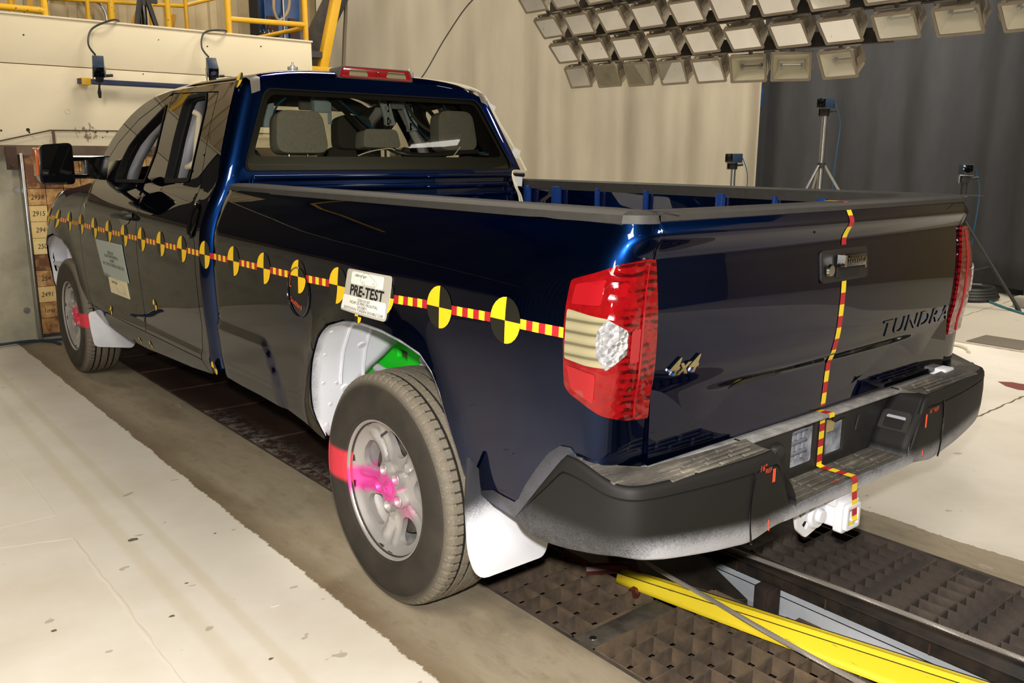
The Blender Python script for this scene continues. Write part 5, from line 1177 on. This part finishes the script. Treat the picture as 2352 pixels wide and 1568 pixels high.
for side in (-1, 1):
    con = [(x, y) for x, y in CT if x >= .44 and y < -.93]
    pts = [(side*(x-.012*(1 if y > -1.14 else .3)), y+.012*(1 if y < -1.05 else 0)) for x, y in con]+[(side*.945, -.935), (side*.95, -.985), (side*.915, -1.035), (side*.84, -1.068), (side*.44, -1.072)]
    pd = MB(); region(pd, pts, lambda x, y: (x, y, zt(x, y)-.001), .03, flip=side < 0, rim=lambda x, y: (x, y, zt(x, y)-.03)); pp = pd.build('step_pad', PADM, BMP, ang=40, fixn=True)
    # raised tread blocks
    for r in range(4):
        for k in range(5):
            x0 = .475+.098*k+(.03 if r % 2 else 0); x1 = x0+.088; y0 = -1.158+.022*r
            if x1 > .95: continue
            if inside((side*(x0+x1)/2, y0+.01), pts): MB().bx(side*x0, side*x1, y0, y0+.014, zt(.7, -1.12)-.003, zt(.7, -1.12)+.005).build('tread_block', PADM, pp, bevel=.003, seg=1)
    for k in range(4): MB().bx(side*.952, side*.990, -1.09+.038*k, -1.065+.038*k, zt(1, -1.09+.038*k)-.006, zt(1, -1.09+.038*k)+.002).build('tread_block', PADM, pp, bevel=.003, seg=1)
    # cheek of the centre step
    ck = MB(); ck.grid(8, 6, lambda i, j: (side*(.325+.125*(sm(i/7, 0, 1)*.6+.4*i/7)), -1.174+.134*j/5, .560+.19*(i/7)**.85)); ck.build('step_cheek', BUMP, BMP, ang=60, solid=.004)
    sq = MB(); T_ = Matrix.Translation((side*.376, -1.100, .652)) @ Matrix.Rotation(side*math.radians(32), 4, 'Y')
    o_, i_ = rrect(-.040, .040, -.052, .050, .016, 3), rrect(-.024, .024, -.034, .034, .006, 3)
    sq.prism([(v, u) for u, v in o_], lambda u, v: T_ @ Vector((-side*.008, u, v)), lambda u, v: T_ @ Vector((-side*.0, u, v)), 0, [[(v, u) for u, v in i_]]); sq.build('sensor_bezel', BPLAST, BMP)
    s2 = MB(); s2.prism([(v, u) for u, v in i_], lambda u, v: T_ @ Vector((-side*.002, u, v)), lambda u, v: T_ @ Vector((side*.004, u, v))); s2.build('square_opening', M('pale_square', '#9a9ca6', .5), BMP)
    # seam line between end cap and middle
    sx = .545
    sg = MB(); sg.tube([(side*(sx+.0+.014*math.sin(PI*k/12)), bmpf(0, 0)[1]*0-1.1815+.0015*(k in (0, 12)), (.515+(zt(sx, -1.18)-.55)*k/12)) for k in range(13)], .0028, 6); sg.build('seam', GLOSSB, BMP)
fl_ = MB(); region(fl_, [(-.36, -1.170), (-.16, -1.162), (.16, -1.162), (.36, -1.170), (.335, -1.04), (-.335, -1.04)], lambda x, y: (x, y, .561), .04, rim=lambda x, y: (x, y, .53)); CS = fl_.build('centre_step', PADM, BMP)
for r in range(4):
    for k in range(5): MB().bx(-.30+.122*k+.01*(r % 2), -.30+.122*k+.108, -1.150+.026*r, -1.150+.026*r+.016, .559, .567).build('tread_block', PADM, CS, bevel=.003, seg=1)
LEDG = NT('dusty_ledge'); LEDG.set(rough=.6); LEDG.base(LEDG.ramp(LEDG.noise(16, 5, .7), [(0.3, lin('#6d6c6b')), (0.7, lin('#a3a2a0'))])); LEDG = LEDG.m
bw = MB(); bw.prism([(-.45, .555), (.45, .555), (.45, .738), (-.45, .738)], lambda u, v: (u, -1.046, v), lambda u, v: (u, -1.036, v), 0, [roundpoly([(-.163, .592), (-.034, .592), (-.034, .72), (-.163, .715)], .01), roundpoly([(.030, .592), (.142, .592), (.142, .705), (.075, .70), (.07, .72), (.030, .72)], .008)]); bw.build('plate_recess', BPLAST, BMP, bevel=.001, seg=1)
MB().bx(-.83, .83, -1.078, -1.0, .738, .748).build('dusty_ledge', LEDG, BMP, bevel=.003)
MB().bx(-.40, .40, -1.005, -1.0, .56, .74).build('sprayed_backing', M('sprayed_backing', '#c3c5cb', .7, col2='#5d5f66', vs=16), BMP)
for x in (-.14, -.11, -.08, -.05): MB().tube([(x, -1.012, .60), (x+.01, -1.012, .70)], .006, 6).build('spring_rib', M('grey_rib', '#83858c', .6), BMP)
for z in (.62, .655, .69): MB().tube([(-.16, -1.016, z), (-.035, -1.016, z+.004)], .007, 6).build('spring_rib', M('grey_rib2', '#777a82', .6), BMP)
MB().bx(.05, .125, -1.02, -1.01, .655, .70).build('tan_tab', M('tan_tab', '#b19f6c', .7), BMP)
for x, m_ in ((-.245, BPLAST), (.225, BPLAST)):
    pl = MB(); pl.lathe([(0, .018), (.026, .018), (.032, .008), (.034, 0)], (x, -1.046, .665), (0, -1, 0), 20) if x < 0 else pl.prism([(.205, .645), (.245, .645), (.235, .665), (.222, .70), (.212, .668)], lambda u, v: (u, -1.052, v), lambda u, v: (u, -1.046, v)); pl.build('socket_plug' if x < 0 else 'fallen_flap', m_, BMP, bevel=.002, seg=1)
wt = MB().bx(.76, .83, -1.085, -1.0, .742, .772); wt.build('white_bracket', WHITEP, BMP, bevel=.004)
tape('striped_tape', [(0, -1.02, .7495), (0, -1.0795, .7495), (0, -1.0795, .737), (0, -1.049, .735), (0, -1.049, .572), (0, -1.06, .5695), (0, -1.166, .5695), (0, -1.1735, .560), (0, -1.174, .525), (0, -1.178, .490), (0, -1.182, .440), (0, -1.186, .43)], (1, 0, 0), .030, .0255, BMP)
# marker writing
def write_on(txt, size, x0, z0, yf, parent, name='marker_writing', mat=ORANGE, **k):
    tv, tf = text_mesh(txt, size, lambda u, v, w: (x0+u, yf(x0+u, z0+v), z0+v), align='LEFT', **k); return MB().add(tv, tf).build(name, mat, parent, smooth=False, fixn=False)
yb_ = lambda x, z: -1.1835
write_on('16"', .024, -.530, .712, yb_, BMP, shear=.1); write_on('REF', .019, -.503, .702, yb_, BMP, shear=.1)
for (x, z0, z1) in ((-.463, .668, .706), (-.456, .668, .706), (-.470, .545, .560), (-.466, .528, .542), (.425, .645, .690), (.421, .645, .690), (.42, .545, .565)):
    MB().bx(x-.0009, x+.0009, -1.1838, -1.1815, z0, z1).build('marker_line', ORANGE, BMP, smooth=False)
write_on('16" REF', .022, .436, .690, yb_, BMP, shear=.1)
tv, tf = text_mesh('x 14mm', .014, lambda u, v, w: (-.10+u, -1.155+v, .568), align='LEFT'); MB().add(tv, tf).build('marker_writing', ORANGE, CS, smooth=False, fixn=False)
# hitch receiver
ht = MB(); ho, hi_ = rrect(-.040, .040, -.040, .040, .008, 3), rrect(-.027, .027, -.027, .027, .004, 3); hcx, hcz = 0, .440
ht.prism(ho, lambda u, v: (hcx+u, -1.180, hcz+v), lambda u, v: (hcx+u, -.95, hcz+v), 0, [hi_]); HT = ht.build('hitch_receiver', WHITEP, TR, bevel=.003)
ht = MB(); ho = rrect(-.050, .050, -.050, .050, .012, 3); hi2 = rrect(-.036, .036, -.036, .036, .008, 3); ht.prism(ho, lambda u, v: (hcx+u, -1.168, hcz+v), lambda u, v: (hcx+u, -1.14, hcz+v), 0, [hi2]); ht.build('receiver_collar', WHITEP, HT, bevel=.003)
hp_ = MB(); hp_.prism(roundpoly([(-.20, .50), (-.175, .415), (-.125, .375), (.0, .405), (.13, .405), (.20, .48), (.20, .56), (-.20, .56)], .012), lambda u, v: (u, -1.095, v), lambda u, v: (u, -1.085, v), 0, [roundpoly([(-.150, .425), (-.125, .402), (-.108, .42), (-.135, .435)], .006), [(-.15+.018*math.cos(a*PI/8), .465+.018*math.sin(a*PI/8)) for a in range(16)], [(.02+.012*math.cos(a*PI/6), .51+.01*math.sin(a*PI/6)) for a in range(12)]]); hp_.build('hitch_plate', WHITEP, HT, bevel=.002, seg=1)
bl = MB(); bl.lathe([(0, .026), (.020, .026), (.023, .020), (.023, .012), (.040, .012), (.044, .006), (.046, 0)], (-.075, -1.095, .440), (0, -1, 0), 18); bl.build('hitch_bolt', WHITEP, HT, ang=30)
MB().bx(-.06, .05, -1.15, -.95, .475, .56).build('hitch_mount', WHITEP, HT, bevel=.006)
MB().add([(-.015, -1.179, .414), (.015, -1.179, .414), (.015, -1.14, .4145), (-.015, -1.14, .4145)], [(0, 1, 2, 3)]).build('yellow_tape_end', YELC, HT, smooth=False, fixn=False)

# ---------------------------------------------------------------- test targets and tapes along the left side
def SP(y, z, o=.0018):
    if YF-.05 <= y < 1.497:
        return Vector((-(XS(y, z)+.009+o), y, z))
    if y < YF:
        s = YF-y; return Vector(bed_pt(s, z, o, -1)) if y > SE else Vector(bed_pt(s, z, o, -1))
    return Vector((-(XS(y, z)+.006+o), y, z))
def target(yc, zc, r, name='target_sticker', q=3):
    mb = MB()
    for k in range(4):
        a0 = k*PI/2; pts = []; N = 6
        vs = [SP(yc, zc)]; fs = []
        for ri in range(1, q+1):
            for i in range(N+1):
                a = a0+PI/2*i/N; vs.append(SP(yc+r*ri/q*math.cos(a), zc+r*ri/q*math.sin(a)))
        for i in range(N): fs.append((0, 1+i, 2+i))
        for ri in range(q-1):
            for i in range(N):
                o = 1+ri*(N+1)+i; fs.append((o, o+N+1, o+N+2, o+1))
        mb.add(vs, fs, 0 if k in (0, 2) else 1)
    return mb.build(name, [YELT, TBLK], TR, smooth=False, fixn=False)
YELT = M('target_yellow', '#f5c81c', .5)
TY = [(-.696+.3012*(16-i), 1.089+(.016 if i == 16 else .010 if i == 15 else .003 if i >= 13 else 0)+(.003 if i < 3 else 0)) for i in range(-1, 17)]
for y, z in TY: target(y, z, .062)
for i in range(len(TY)-1):
    (ya, za), (yb2, zb2) = TY[i], TY[i+1]; n = 7; mb = MB(); L = ya-yb2-.124
    for k in range(n):
        p = ya-.062-L*k/n; q = ya-.062-L*(k+1)/n; zz = za+(zb2-za)*(k+.5)/n
        mb.add([SP(p, zz-.013), SP(q, zz-.013), SP(q, zz+.013), SP(p, zz+.013)], [(0, 1, 2, 3)], k % 2)
    mb.build('striped_tape', [REDC, YELC], TR, smooth=False, fixn=False)
# last run up to the tail lamp
mb = MB()
for k in range(7):
    p = -.758-.0229*k; q = p-.0229; mb.add([SP(p, 1.092), SP(q, 1.092), SP(q, 1.118), SP(p, 1.118)], [(0, 1, 2, 3)], (k+1) % 2)
mb.build('striped_tape', [REDC, YELC], TR, smooth=False, fixn=False)
for y, z, r in ((.03, 1.012, .022), (2.21, .753, .030), (1.44, .56, .032), (3.08, .60, .030), (2.42, .50, .022), (1.62, 1.868, .035), (2.62, .49, .02)): target(y, z, r, q=2)
# ring drawn around the fuel door, with writing
fr_ = MB(); fr_.tube([SP(.51+.088*math.cos(k*PI/24), 1.03+.092*math.sin(k*PI/24), .004) for k in range(49)], .0024, 6); FR = fr_.build('fuel_door_ring', GLOSSB, TR, fixn=False)
tv, tf = text_mesh('L', .045, lambda u, v, w: SP(.575-u, 1.045+v), shear=.2); MB().add(tv, tf).build('marker_writing', ORANGE, TR, smooth=False, fixn=False)
tv, tf = text_mesh('Stoddard', .030, lambda u, v, w: SP(.578-u, .990+v-.28*u), align='LEFT', shear=.15, sx=.82); MB().add(tv, tf).build('marker_writing', ORANGE, TR, smooth=False, fixn=False)

# ---------------------------------------------------------------- placards
def sheet(name, label, poly, mat, off, parent=None, cat='sign'):
    mb = MB(); region(mb, poly, lambda y, z: SP(y, z, off), .05, rim=lambda y, z: SP(y, z, off-.002)); o = mb.build(name, mat, parent, smooth=True, fixn=True)
    return tag(o, label, cat) if label else o
PLC = M('placard_grey', '#b9b6a8', .5); PLW = M('placard_white', '#f0efe6', .5); PLG = M('placard_blue_grey', '#a9b3ac', .55); PLY = M('placard_cream', '#e6dcb4', .55)
def stext(txt, size, y, z, off, parent, mat=INK, sl=0.0, **k):
    tv, tf = text_mesh(txt, size, lambda u, v, w: SP(y-u, z+v+sl*u, off), **k); return MB().add(tv, tf).build('lettering', mat, parent, smooth=False, fixn=False)
pt = sheet('placard', 'grey and white placard reading PRE-TEST, taped above the rear wheel', roundpoly([(.138, 1.158), (-.138, 1.160), (-.133, 1.018), (.158, 1.020)], .012), PLC, .004)
sheet('upper_label', None, roundpoly([(.105, 1.152), (-.092, 1.153), (-.092, 1.112), (.108, 1.112)], .008), PLW, .0055, pt)
sheet('lower_label', None, roundpoly([(.148, 1.072), (-.120, 1.074), (-.126, 1.026), (.152, 1.026)], .006), PLW, .0055, pt)
stext('PRE-TEST', .046, .0, 1.077, .0068, pt, sx=1.12, bold=.0012)
stext('safercar.gov', .014, .045, 1.138, .0068, pt, sx=1.1)
for t_, z_, s_ in (('O20155107', 1.0605, 1.3), ('NCAP 35 MPH FRONTAL', 1.050, 1.3), ('14120811', 1.0395, 1.3), ('2015TOYOTA TUNDRA DOUBLE CAB', 1.029, 1.18)): stext(t_, .0125, .005, z_, .0068, pt, sx=s_)
def car_line(y, z, k, off, parent):
    P_ = spline([SP(y+a*k, z+b*k, off) for a, b in ((.45, -.02), (.42, .10), (.25, .22), (.10, .24), (-.08, .18), (-.30, .08), (-.45, .02), (-.46, -.10), (.2, -.12), (.45, -.02))], 3)
    m_ = MB().tube(P_, .0006, 4)
    for a in (.27, -.31): m_.tube([SP(y+(a+.07*math.cos(q))*k, z+(-.09+.07*math.sin(q))*k, off) for q in [i*PI/6 for i in range(13)]], .0006, 4)
    m_.build('car_outline', M('outline_grey', '#9c9c98', .6), parent, fixn=False)
car_line(-.005, 1.129, .11, .0068, pt)
s1 = sheet('paper_sheet', 'blue-grey paper sheet with four lines of print on the front door', [(3.20, 1.026), (2.664, 1.032), (2.606, .822), (3.092, .816)], PLG, .005)
for t_, z_ in (('O20155107', .956), ('NCAP 35 MPH FRONTAL', .934), ('14120811', .911), ('2015 TOYOTA TUNDRA DOUBLE CAB', .886)): stext(t_, .026, 2.90+.04*(.95-z_)/.1*-1, z_, .0063, s1, sx=.95 if len(t_) < 22 else .92)
s2_ = sheet('paper_sheet', 'small cream paper with a car outline, below the blue-grey sheet on the front door', [(3.02, .822), (2.662, .826), (2.648, .725), (3.015, .722)], PLY, .0032)
stext('safercar.gov', .024, 2.90, .788, .0045, s2_, sx=1.0); car_line(2.80, .768, .20, .0045, s2_)

# ---------------------------------------------------------------- roof hardware and wires on the cab
for x, y, r in ((-.36, 1.80, .020), (.235, 1.64, .018), (-.29, 1.76, .006)):
    z = roof_z(x, y)-.002; r *= 1.3; h_ = MB(); k = r/.02; h_.lathe([(0, .038*k), (.004*k, .038*k), (.004*k, .026*k), (.009*k, .026*k), (.009*k, .020*k), (r, .020*k), (r, .011*k), (r*.9, .010*k), (r, .009*k), (r, 0)], (x, y, z), (0, 0, 1), 24); h_.build('roof_stud', M('stud_metal', '#c9c9c6', .3, .5), TR)
wr = MB(); base = [(.36, 1.78, 1.945), (.60, 1.68, 1.915), (.70, 1.60, 1.862), (.765, 1.545, 1.72), (.838, 1.512, 1.597), (.905, 1.48, 1.47), (.90, 1.455, 1.437), (.78, 1.40, 1.442), (.715, 1.345, 1.425), (.715, 1.32, 1.36), (.755, 1.32, 1.27), (.77, 1.30, .95)]
for k in range(8):
    a = k*2.4; wr.tube(spline([(x+.007*math.cos(a+i*.7)*(1+.6*(i > 7)), y+.004*math.sin(a)-.006, z+.008*math.sin(a+i*.5)) for i, (x, y, z) in enumerate(base)], 5), .0028, 5)
tag(wr.build('wire_bundle', WIREW, fixn=False), 'bundle of thin white wires running down the right rear cab pillar into the bed', 'wires')
for i, (p, lab) in enumerate((((.733, 1.57, 1.79), 'upper piece of white tape holding the wires on the cab pillar'), ((.862, 1.50, 1.545), 'lower piece of white tape holding the wires on the cab pillar'), ((.735, 1.325, 1.39), 'piece of white tape around the wires at the bed front wall'))):
    t_ = MB().bx(-.028, .028, -.008, -.0065, -.026, .026, mat=Matrix.Translation(p) @ Matrix.Rotation(math.radians(24 if i < 2 else 5), 4, 'Y')); tag(t_.build('tape_piece', TAPEW, smooth=False), lab, 'tape')

# ---------------------------------------------------------------- cab interior
def cushion(name, parent, c, s, mat, rot=0, taper=.85):
    mb = MB(); x, y, z = s; vs = []
    oo = roundpoly([(-x, -z), (x, -z), (x*taper, z), (-x*taper, z)], min(x, z)*.55, 4)
    T = Matrix.Translation(c) @ Matrix.Rotation(math.radians(rot), 4, 'X')
    mb.prism(oo, lambda u, v: T @ Vector((u, -y, v)), lambda u, v: T @ Vector((u, y, v)))
    return mb.build(name, mat, parent, ang=50, bevel=y*.45, seg=3)
for x, w, z0, z1 in ((-.443, .140, 1.53, 1.735), (.008, .115, 1.56, 1.655), (.495, .135, 1.55, 1.765)):
    h = cushion('rear_headrest', TR, (x, 1.605, (z0+z1)/2), (w, .045, (z1-z0)/2), SEAT, -8)
    MB().tube([(x-.05, 1.61, z0+.03), (x-.05, 1.61, 1.46)], .006, 8).tube([(x+.05, 1.61, z0+.03), (x+.05, 1.61, 1.46)], .006, 8).build('headrest_post', CHROME, h)
cushion('rear_seat_back', TR, (0, 1.66, 1.22), (.76, .07, .28), SEATD, -8, .96)
cushion('rear_seat_cushion', TR, (0, 1.92, .93), (.74, .28, .07), SEATD, 0, .97)
for x in (-.40, .42):
    cushion('front_headrest', TR, (x, 2.60, 1.665), (.135, .05, .105), SEATD, -8)
    cushion('front_seat_back', TR, (x, 2.62, 1.26), (.25, .07, .32), SEATD, -10, .85)
    cushion('front_seat_cushion', TR, (x, 2.90, .93), (.25, .26, .07), SEATD)
MB().bx(-.76, .76, 1.475, 1.50, .62, 1.495).build('back_lining', M('grey_lining', '#6d6a64', .9), TR, bevel=.004)
db = MB().prism(roundpoly([(3.22, 1.0), (3.22, 1.27), (3.34, 1.34), (3.70, 1.36), (3.70, .9)], .04), lambda u, v: (-.84, u, v), lambda u, v: (.84, u, v)); db.build('dashboard', M('dash_grey', '#3b3d3d', .7), TR, bevel=.01)
swl = MB(); T = Matrix.Translation((-.41, 3.10, 1.22)) @ Matrix.Rotation(math.radians(65), 4, 'X')
swl.tube([T @ Vector((.19*math.cos(a*PI/16), .19*math.sin(a*PI/16), 0)) for a in range(33)], .015, 8)
for a in (200, 340, 270): swl.tube([T @ Vector((0, 0, -.02)), T @ Vector((.18*math.cos(math.radians(a)), .18*math.sin(math.radians(a)), 0))], .014, 6)
swl.build('steering_wheel', BPLAST, TR)
hl = MB(); hl.grid(14, 15, lambda i, j: ((-1+2*j/14)*.66, 1.66+1.10*i/13, roof_z((-1+2*j/14)*.66, 2)-.035)); hl.build('roof_lining', M('roof_lining', '#5d5a52', .95), TR, fixn=False)
MB().bx(.10, .40, 2.66, 2.70, 1.80, 1.88).bx(-.45, -.12, 2.66, 2.70, 1.80, 1.88).build('sun_visor', M('visor_grey', '#77756e', .9), TR, bevel=.01)
MB().prism(rrect(-.12, .12, 1.735, 1.80, .02), lambda u, v: (u, 2.78, v), lambda u, v: (u, 2.80, v)).build('rear_view_mirror', BPLAST, TR, bevel=.005)
MB().bx(-.86, .86, 1.50, 3.4, .62, .66).build('cab_floor', DARK, TR)
for s in (-1, 1):
    for pts, mat, nm in (([(2.255, 1.36), (2.28, 1.60), (2.345, 1.83)], TRIMG, 'pillar_trim'), ([(3.07, 1.37), (3.06, 1.50), (2.94, 1.65), (2.78, 1.735), (2.60, 1.815)], TRIMG, 'pillar_trim'), ([(1.80, 1.36), (1.84, 1.58), (1.90, 1.80)], M('rear_pillar_trim', '#57534c', .8), 'pillar_trim')):
        q = MB(); n = len(pts)
        q.grid(n, 2, lambda i, j: (s*(XS(2.0, pts[i][1])-.055-.07*j), pts[i][0]+.010*j, pts[i][1])); q.build(nm, mat, TR, fixn=False, solid=.02)
gh = MB().tube(spline([(-.775, 2.24, 1.46), (-.76, 2.215, 1.47), (-.735, 2.215, 1.50), (-.715, 2.232, 1.60), (-.69, 2.25, 1.70), (-.69, 2.25, 1.73), (-.71, 2.265, 1.745)], 6), .016, 10); gh.build('grab_handle', BEIGE, TR)
ps = MB().add([(.30, 3.42, 1.375), (.42, 3.42, 1.375), (.42, 3.55, 1.38), (.30, 3.55, 1.38)], [(0, 1, 2, 3)]); tag(ps.build('paper_slip', PLW, smooth=False, fixn=False), 'slip of paper lying on the dashboard', 'paper')
# instruments carried in the cab
def item(mb, name, mat, label, cat, **k): return tag(mb.build(name, mat, **k), label, cat)
b_ = MB().prism(roundpoly([(-.362, 1.675), (-.300, 1.675), (-.300, 1.805), (-.34, 1.795), (-.362, 1.76)], .006), lambda u, v: (u, 2.17, v), lambda u, v: (u, 2.23, v)); item(b_, 'instrument_box', BRACK, 'pale blue metal box hanging inside the cab, behind the left headrest', 'box', bevel=.002)
b_ = MB().bx(-.05, .055, 2.18, 2.23, 1.765, 1.850).bx(.03, .055, 2.18, 2.185, 1.70, 1.77); item(b_, 'instrument_box', BRACK, 'pale blue metal bracket box under the middle of the cab roof', 'box', bevel=.002)
for i, (x0, z0, x1, z1, lab) in enumerate(((.385, 1.865, .435, 1.70, 'silver slotted metal strip hanging inside the rear window, left one'), (.545, 1.83, .60, 1.675, 'silver slotted metal strip hanging inside the rear window, right one'))):
    w = .032; holes = [[(x0+(x1-x0)*f+w*.55*math.cos(a*PI/5)*.8, z0+(z1-z0)*f+.016*math.sin(a*PI/5)) for a in range(10)] for f in (.15, .38, .61, .84)]
    mb = MB(); mb.prism([(x0-w, z0), (x0+w, z0+.005), (x1+w, z1+.005), (x1-w, z1)], lambda u, v: (u, 2.15, v), lambda u, v: (u, 2.165, v), 0, holes); mb.bx(x0+w-.01, x0+w+.005, 2.15, 2.19, z0-.16, z0)
    item(mb, 'slotted_strip', M('slotted_grey', '#b4bcc0', .45), lab, 'bracket')
b_ = MB().bx(.43, .52, 2.12, 2.16, 1.80, 1.868); item(b_, 'connector_block', M('connector_grey', '#9aa3a3', .4, .4), 'small grey connector block at the top of the rear window, between the strips', 'box', bevel=.003)
def hose(name, pts, r, mat, label, n=8): return tag(MB().tube(spline(pts, 10), r, n).build(name, mat, fixn=False), label, 'cable')
hose('cable_loom', [(-.06, 2.1, 1.86), (-.03, 1.95, 1.80), (.0, 1.75, 1.66), (.07, 1.62, 1.57), (.15, 1.545, 1.535), (.30, 1.535, 1.53), (.50, 1.535, 1.545), (.62, 1.54, 1.55)], .013, TUBEK, 'thick black cable loom drooping across the inside of the rear window')
hose('cable_loom', [(.55, 2.05, 1.84), (.58, 1.95, 1.78), (.60, 1.85, 1.68), (.63, 1.72, 1.60), (.68, 1.62, 1.545), (.73, 1.58, 1.535)], .012, TUBEK, 'thick black cable loom hanging in front of the right headrest')
hose('cable_loom', [(.50, 2.08, 1.83), (.53, 2.0, 1.72), (.60, 1.9, 1.64), (.66, 1.75, 1.56)], .010, M('grey_hose', '#4d4c45', .6), 'grey corrugated hose beside the slotted strips')
hose('blue_tube', [(-.35, 2.1, 1.69), (-.34, 2.05, 1.78), (-.28, 2.0, 1.835), (-.15, 2.0, 1.85)], .0055, TUBEB, 'thin blue tube arching above the left headrest')
hose('blue_tube', [(-.03, 2.0, 1.85), (.03, 1.85, 1.74), (.05, 1.7, 1.66), (.12, 1.58, 1.57)], .0055, TUBEB, 'thin blue tube following the black loom')
hose('blue_tube', [(.48, 2.02, 1.84), (.56, 2.0, 1.868), (.66, 1.95, 1.83), (.69, 1.9, 1.76)], .0055, TUBEB, 'thin blue tube arching left of the right headrest')
hose('blue_tube', [(.45, 2.02, 1.82), (.42, 1.9, 1.72), (.42, 1.7, 1.60), (.48, 1.56, 1.545), (.68, 1.55, 1.545)], .005, TUBEB, 'thin blue tube hanging behind the slotted strips')
hose('zip_tie', [(-.16, 1.52, 1.525), (-.08, 1.52, 1.548), (.02, 1.52, 1.562), (.06, 1.52, 1.555)], .003, WIREW, 'white cable tie lying at the foot of the rear window', 6)
hose('zip_tie', [(.44, 1.525, 1.525), (.46, 1.52, 1.55), (.485, 1.52, 1.575)], .003, WIREW, 'white cable tie sticking up at the right of the rear window', 6)
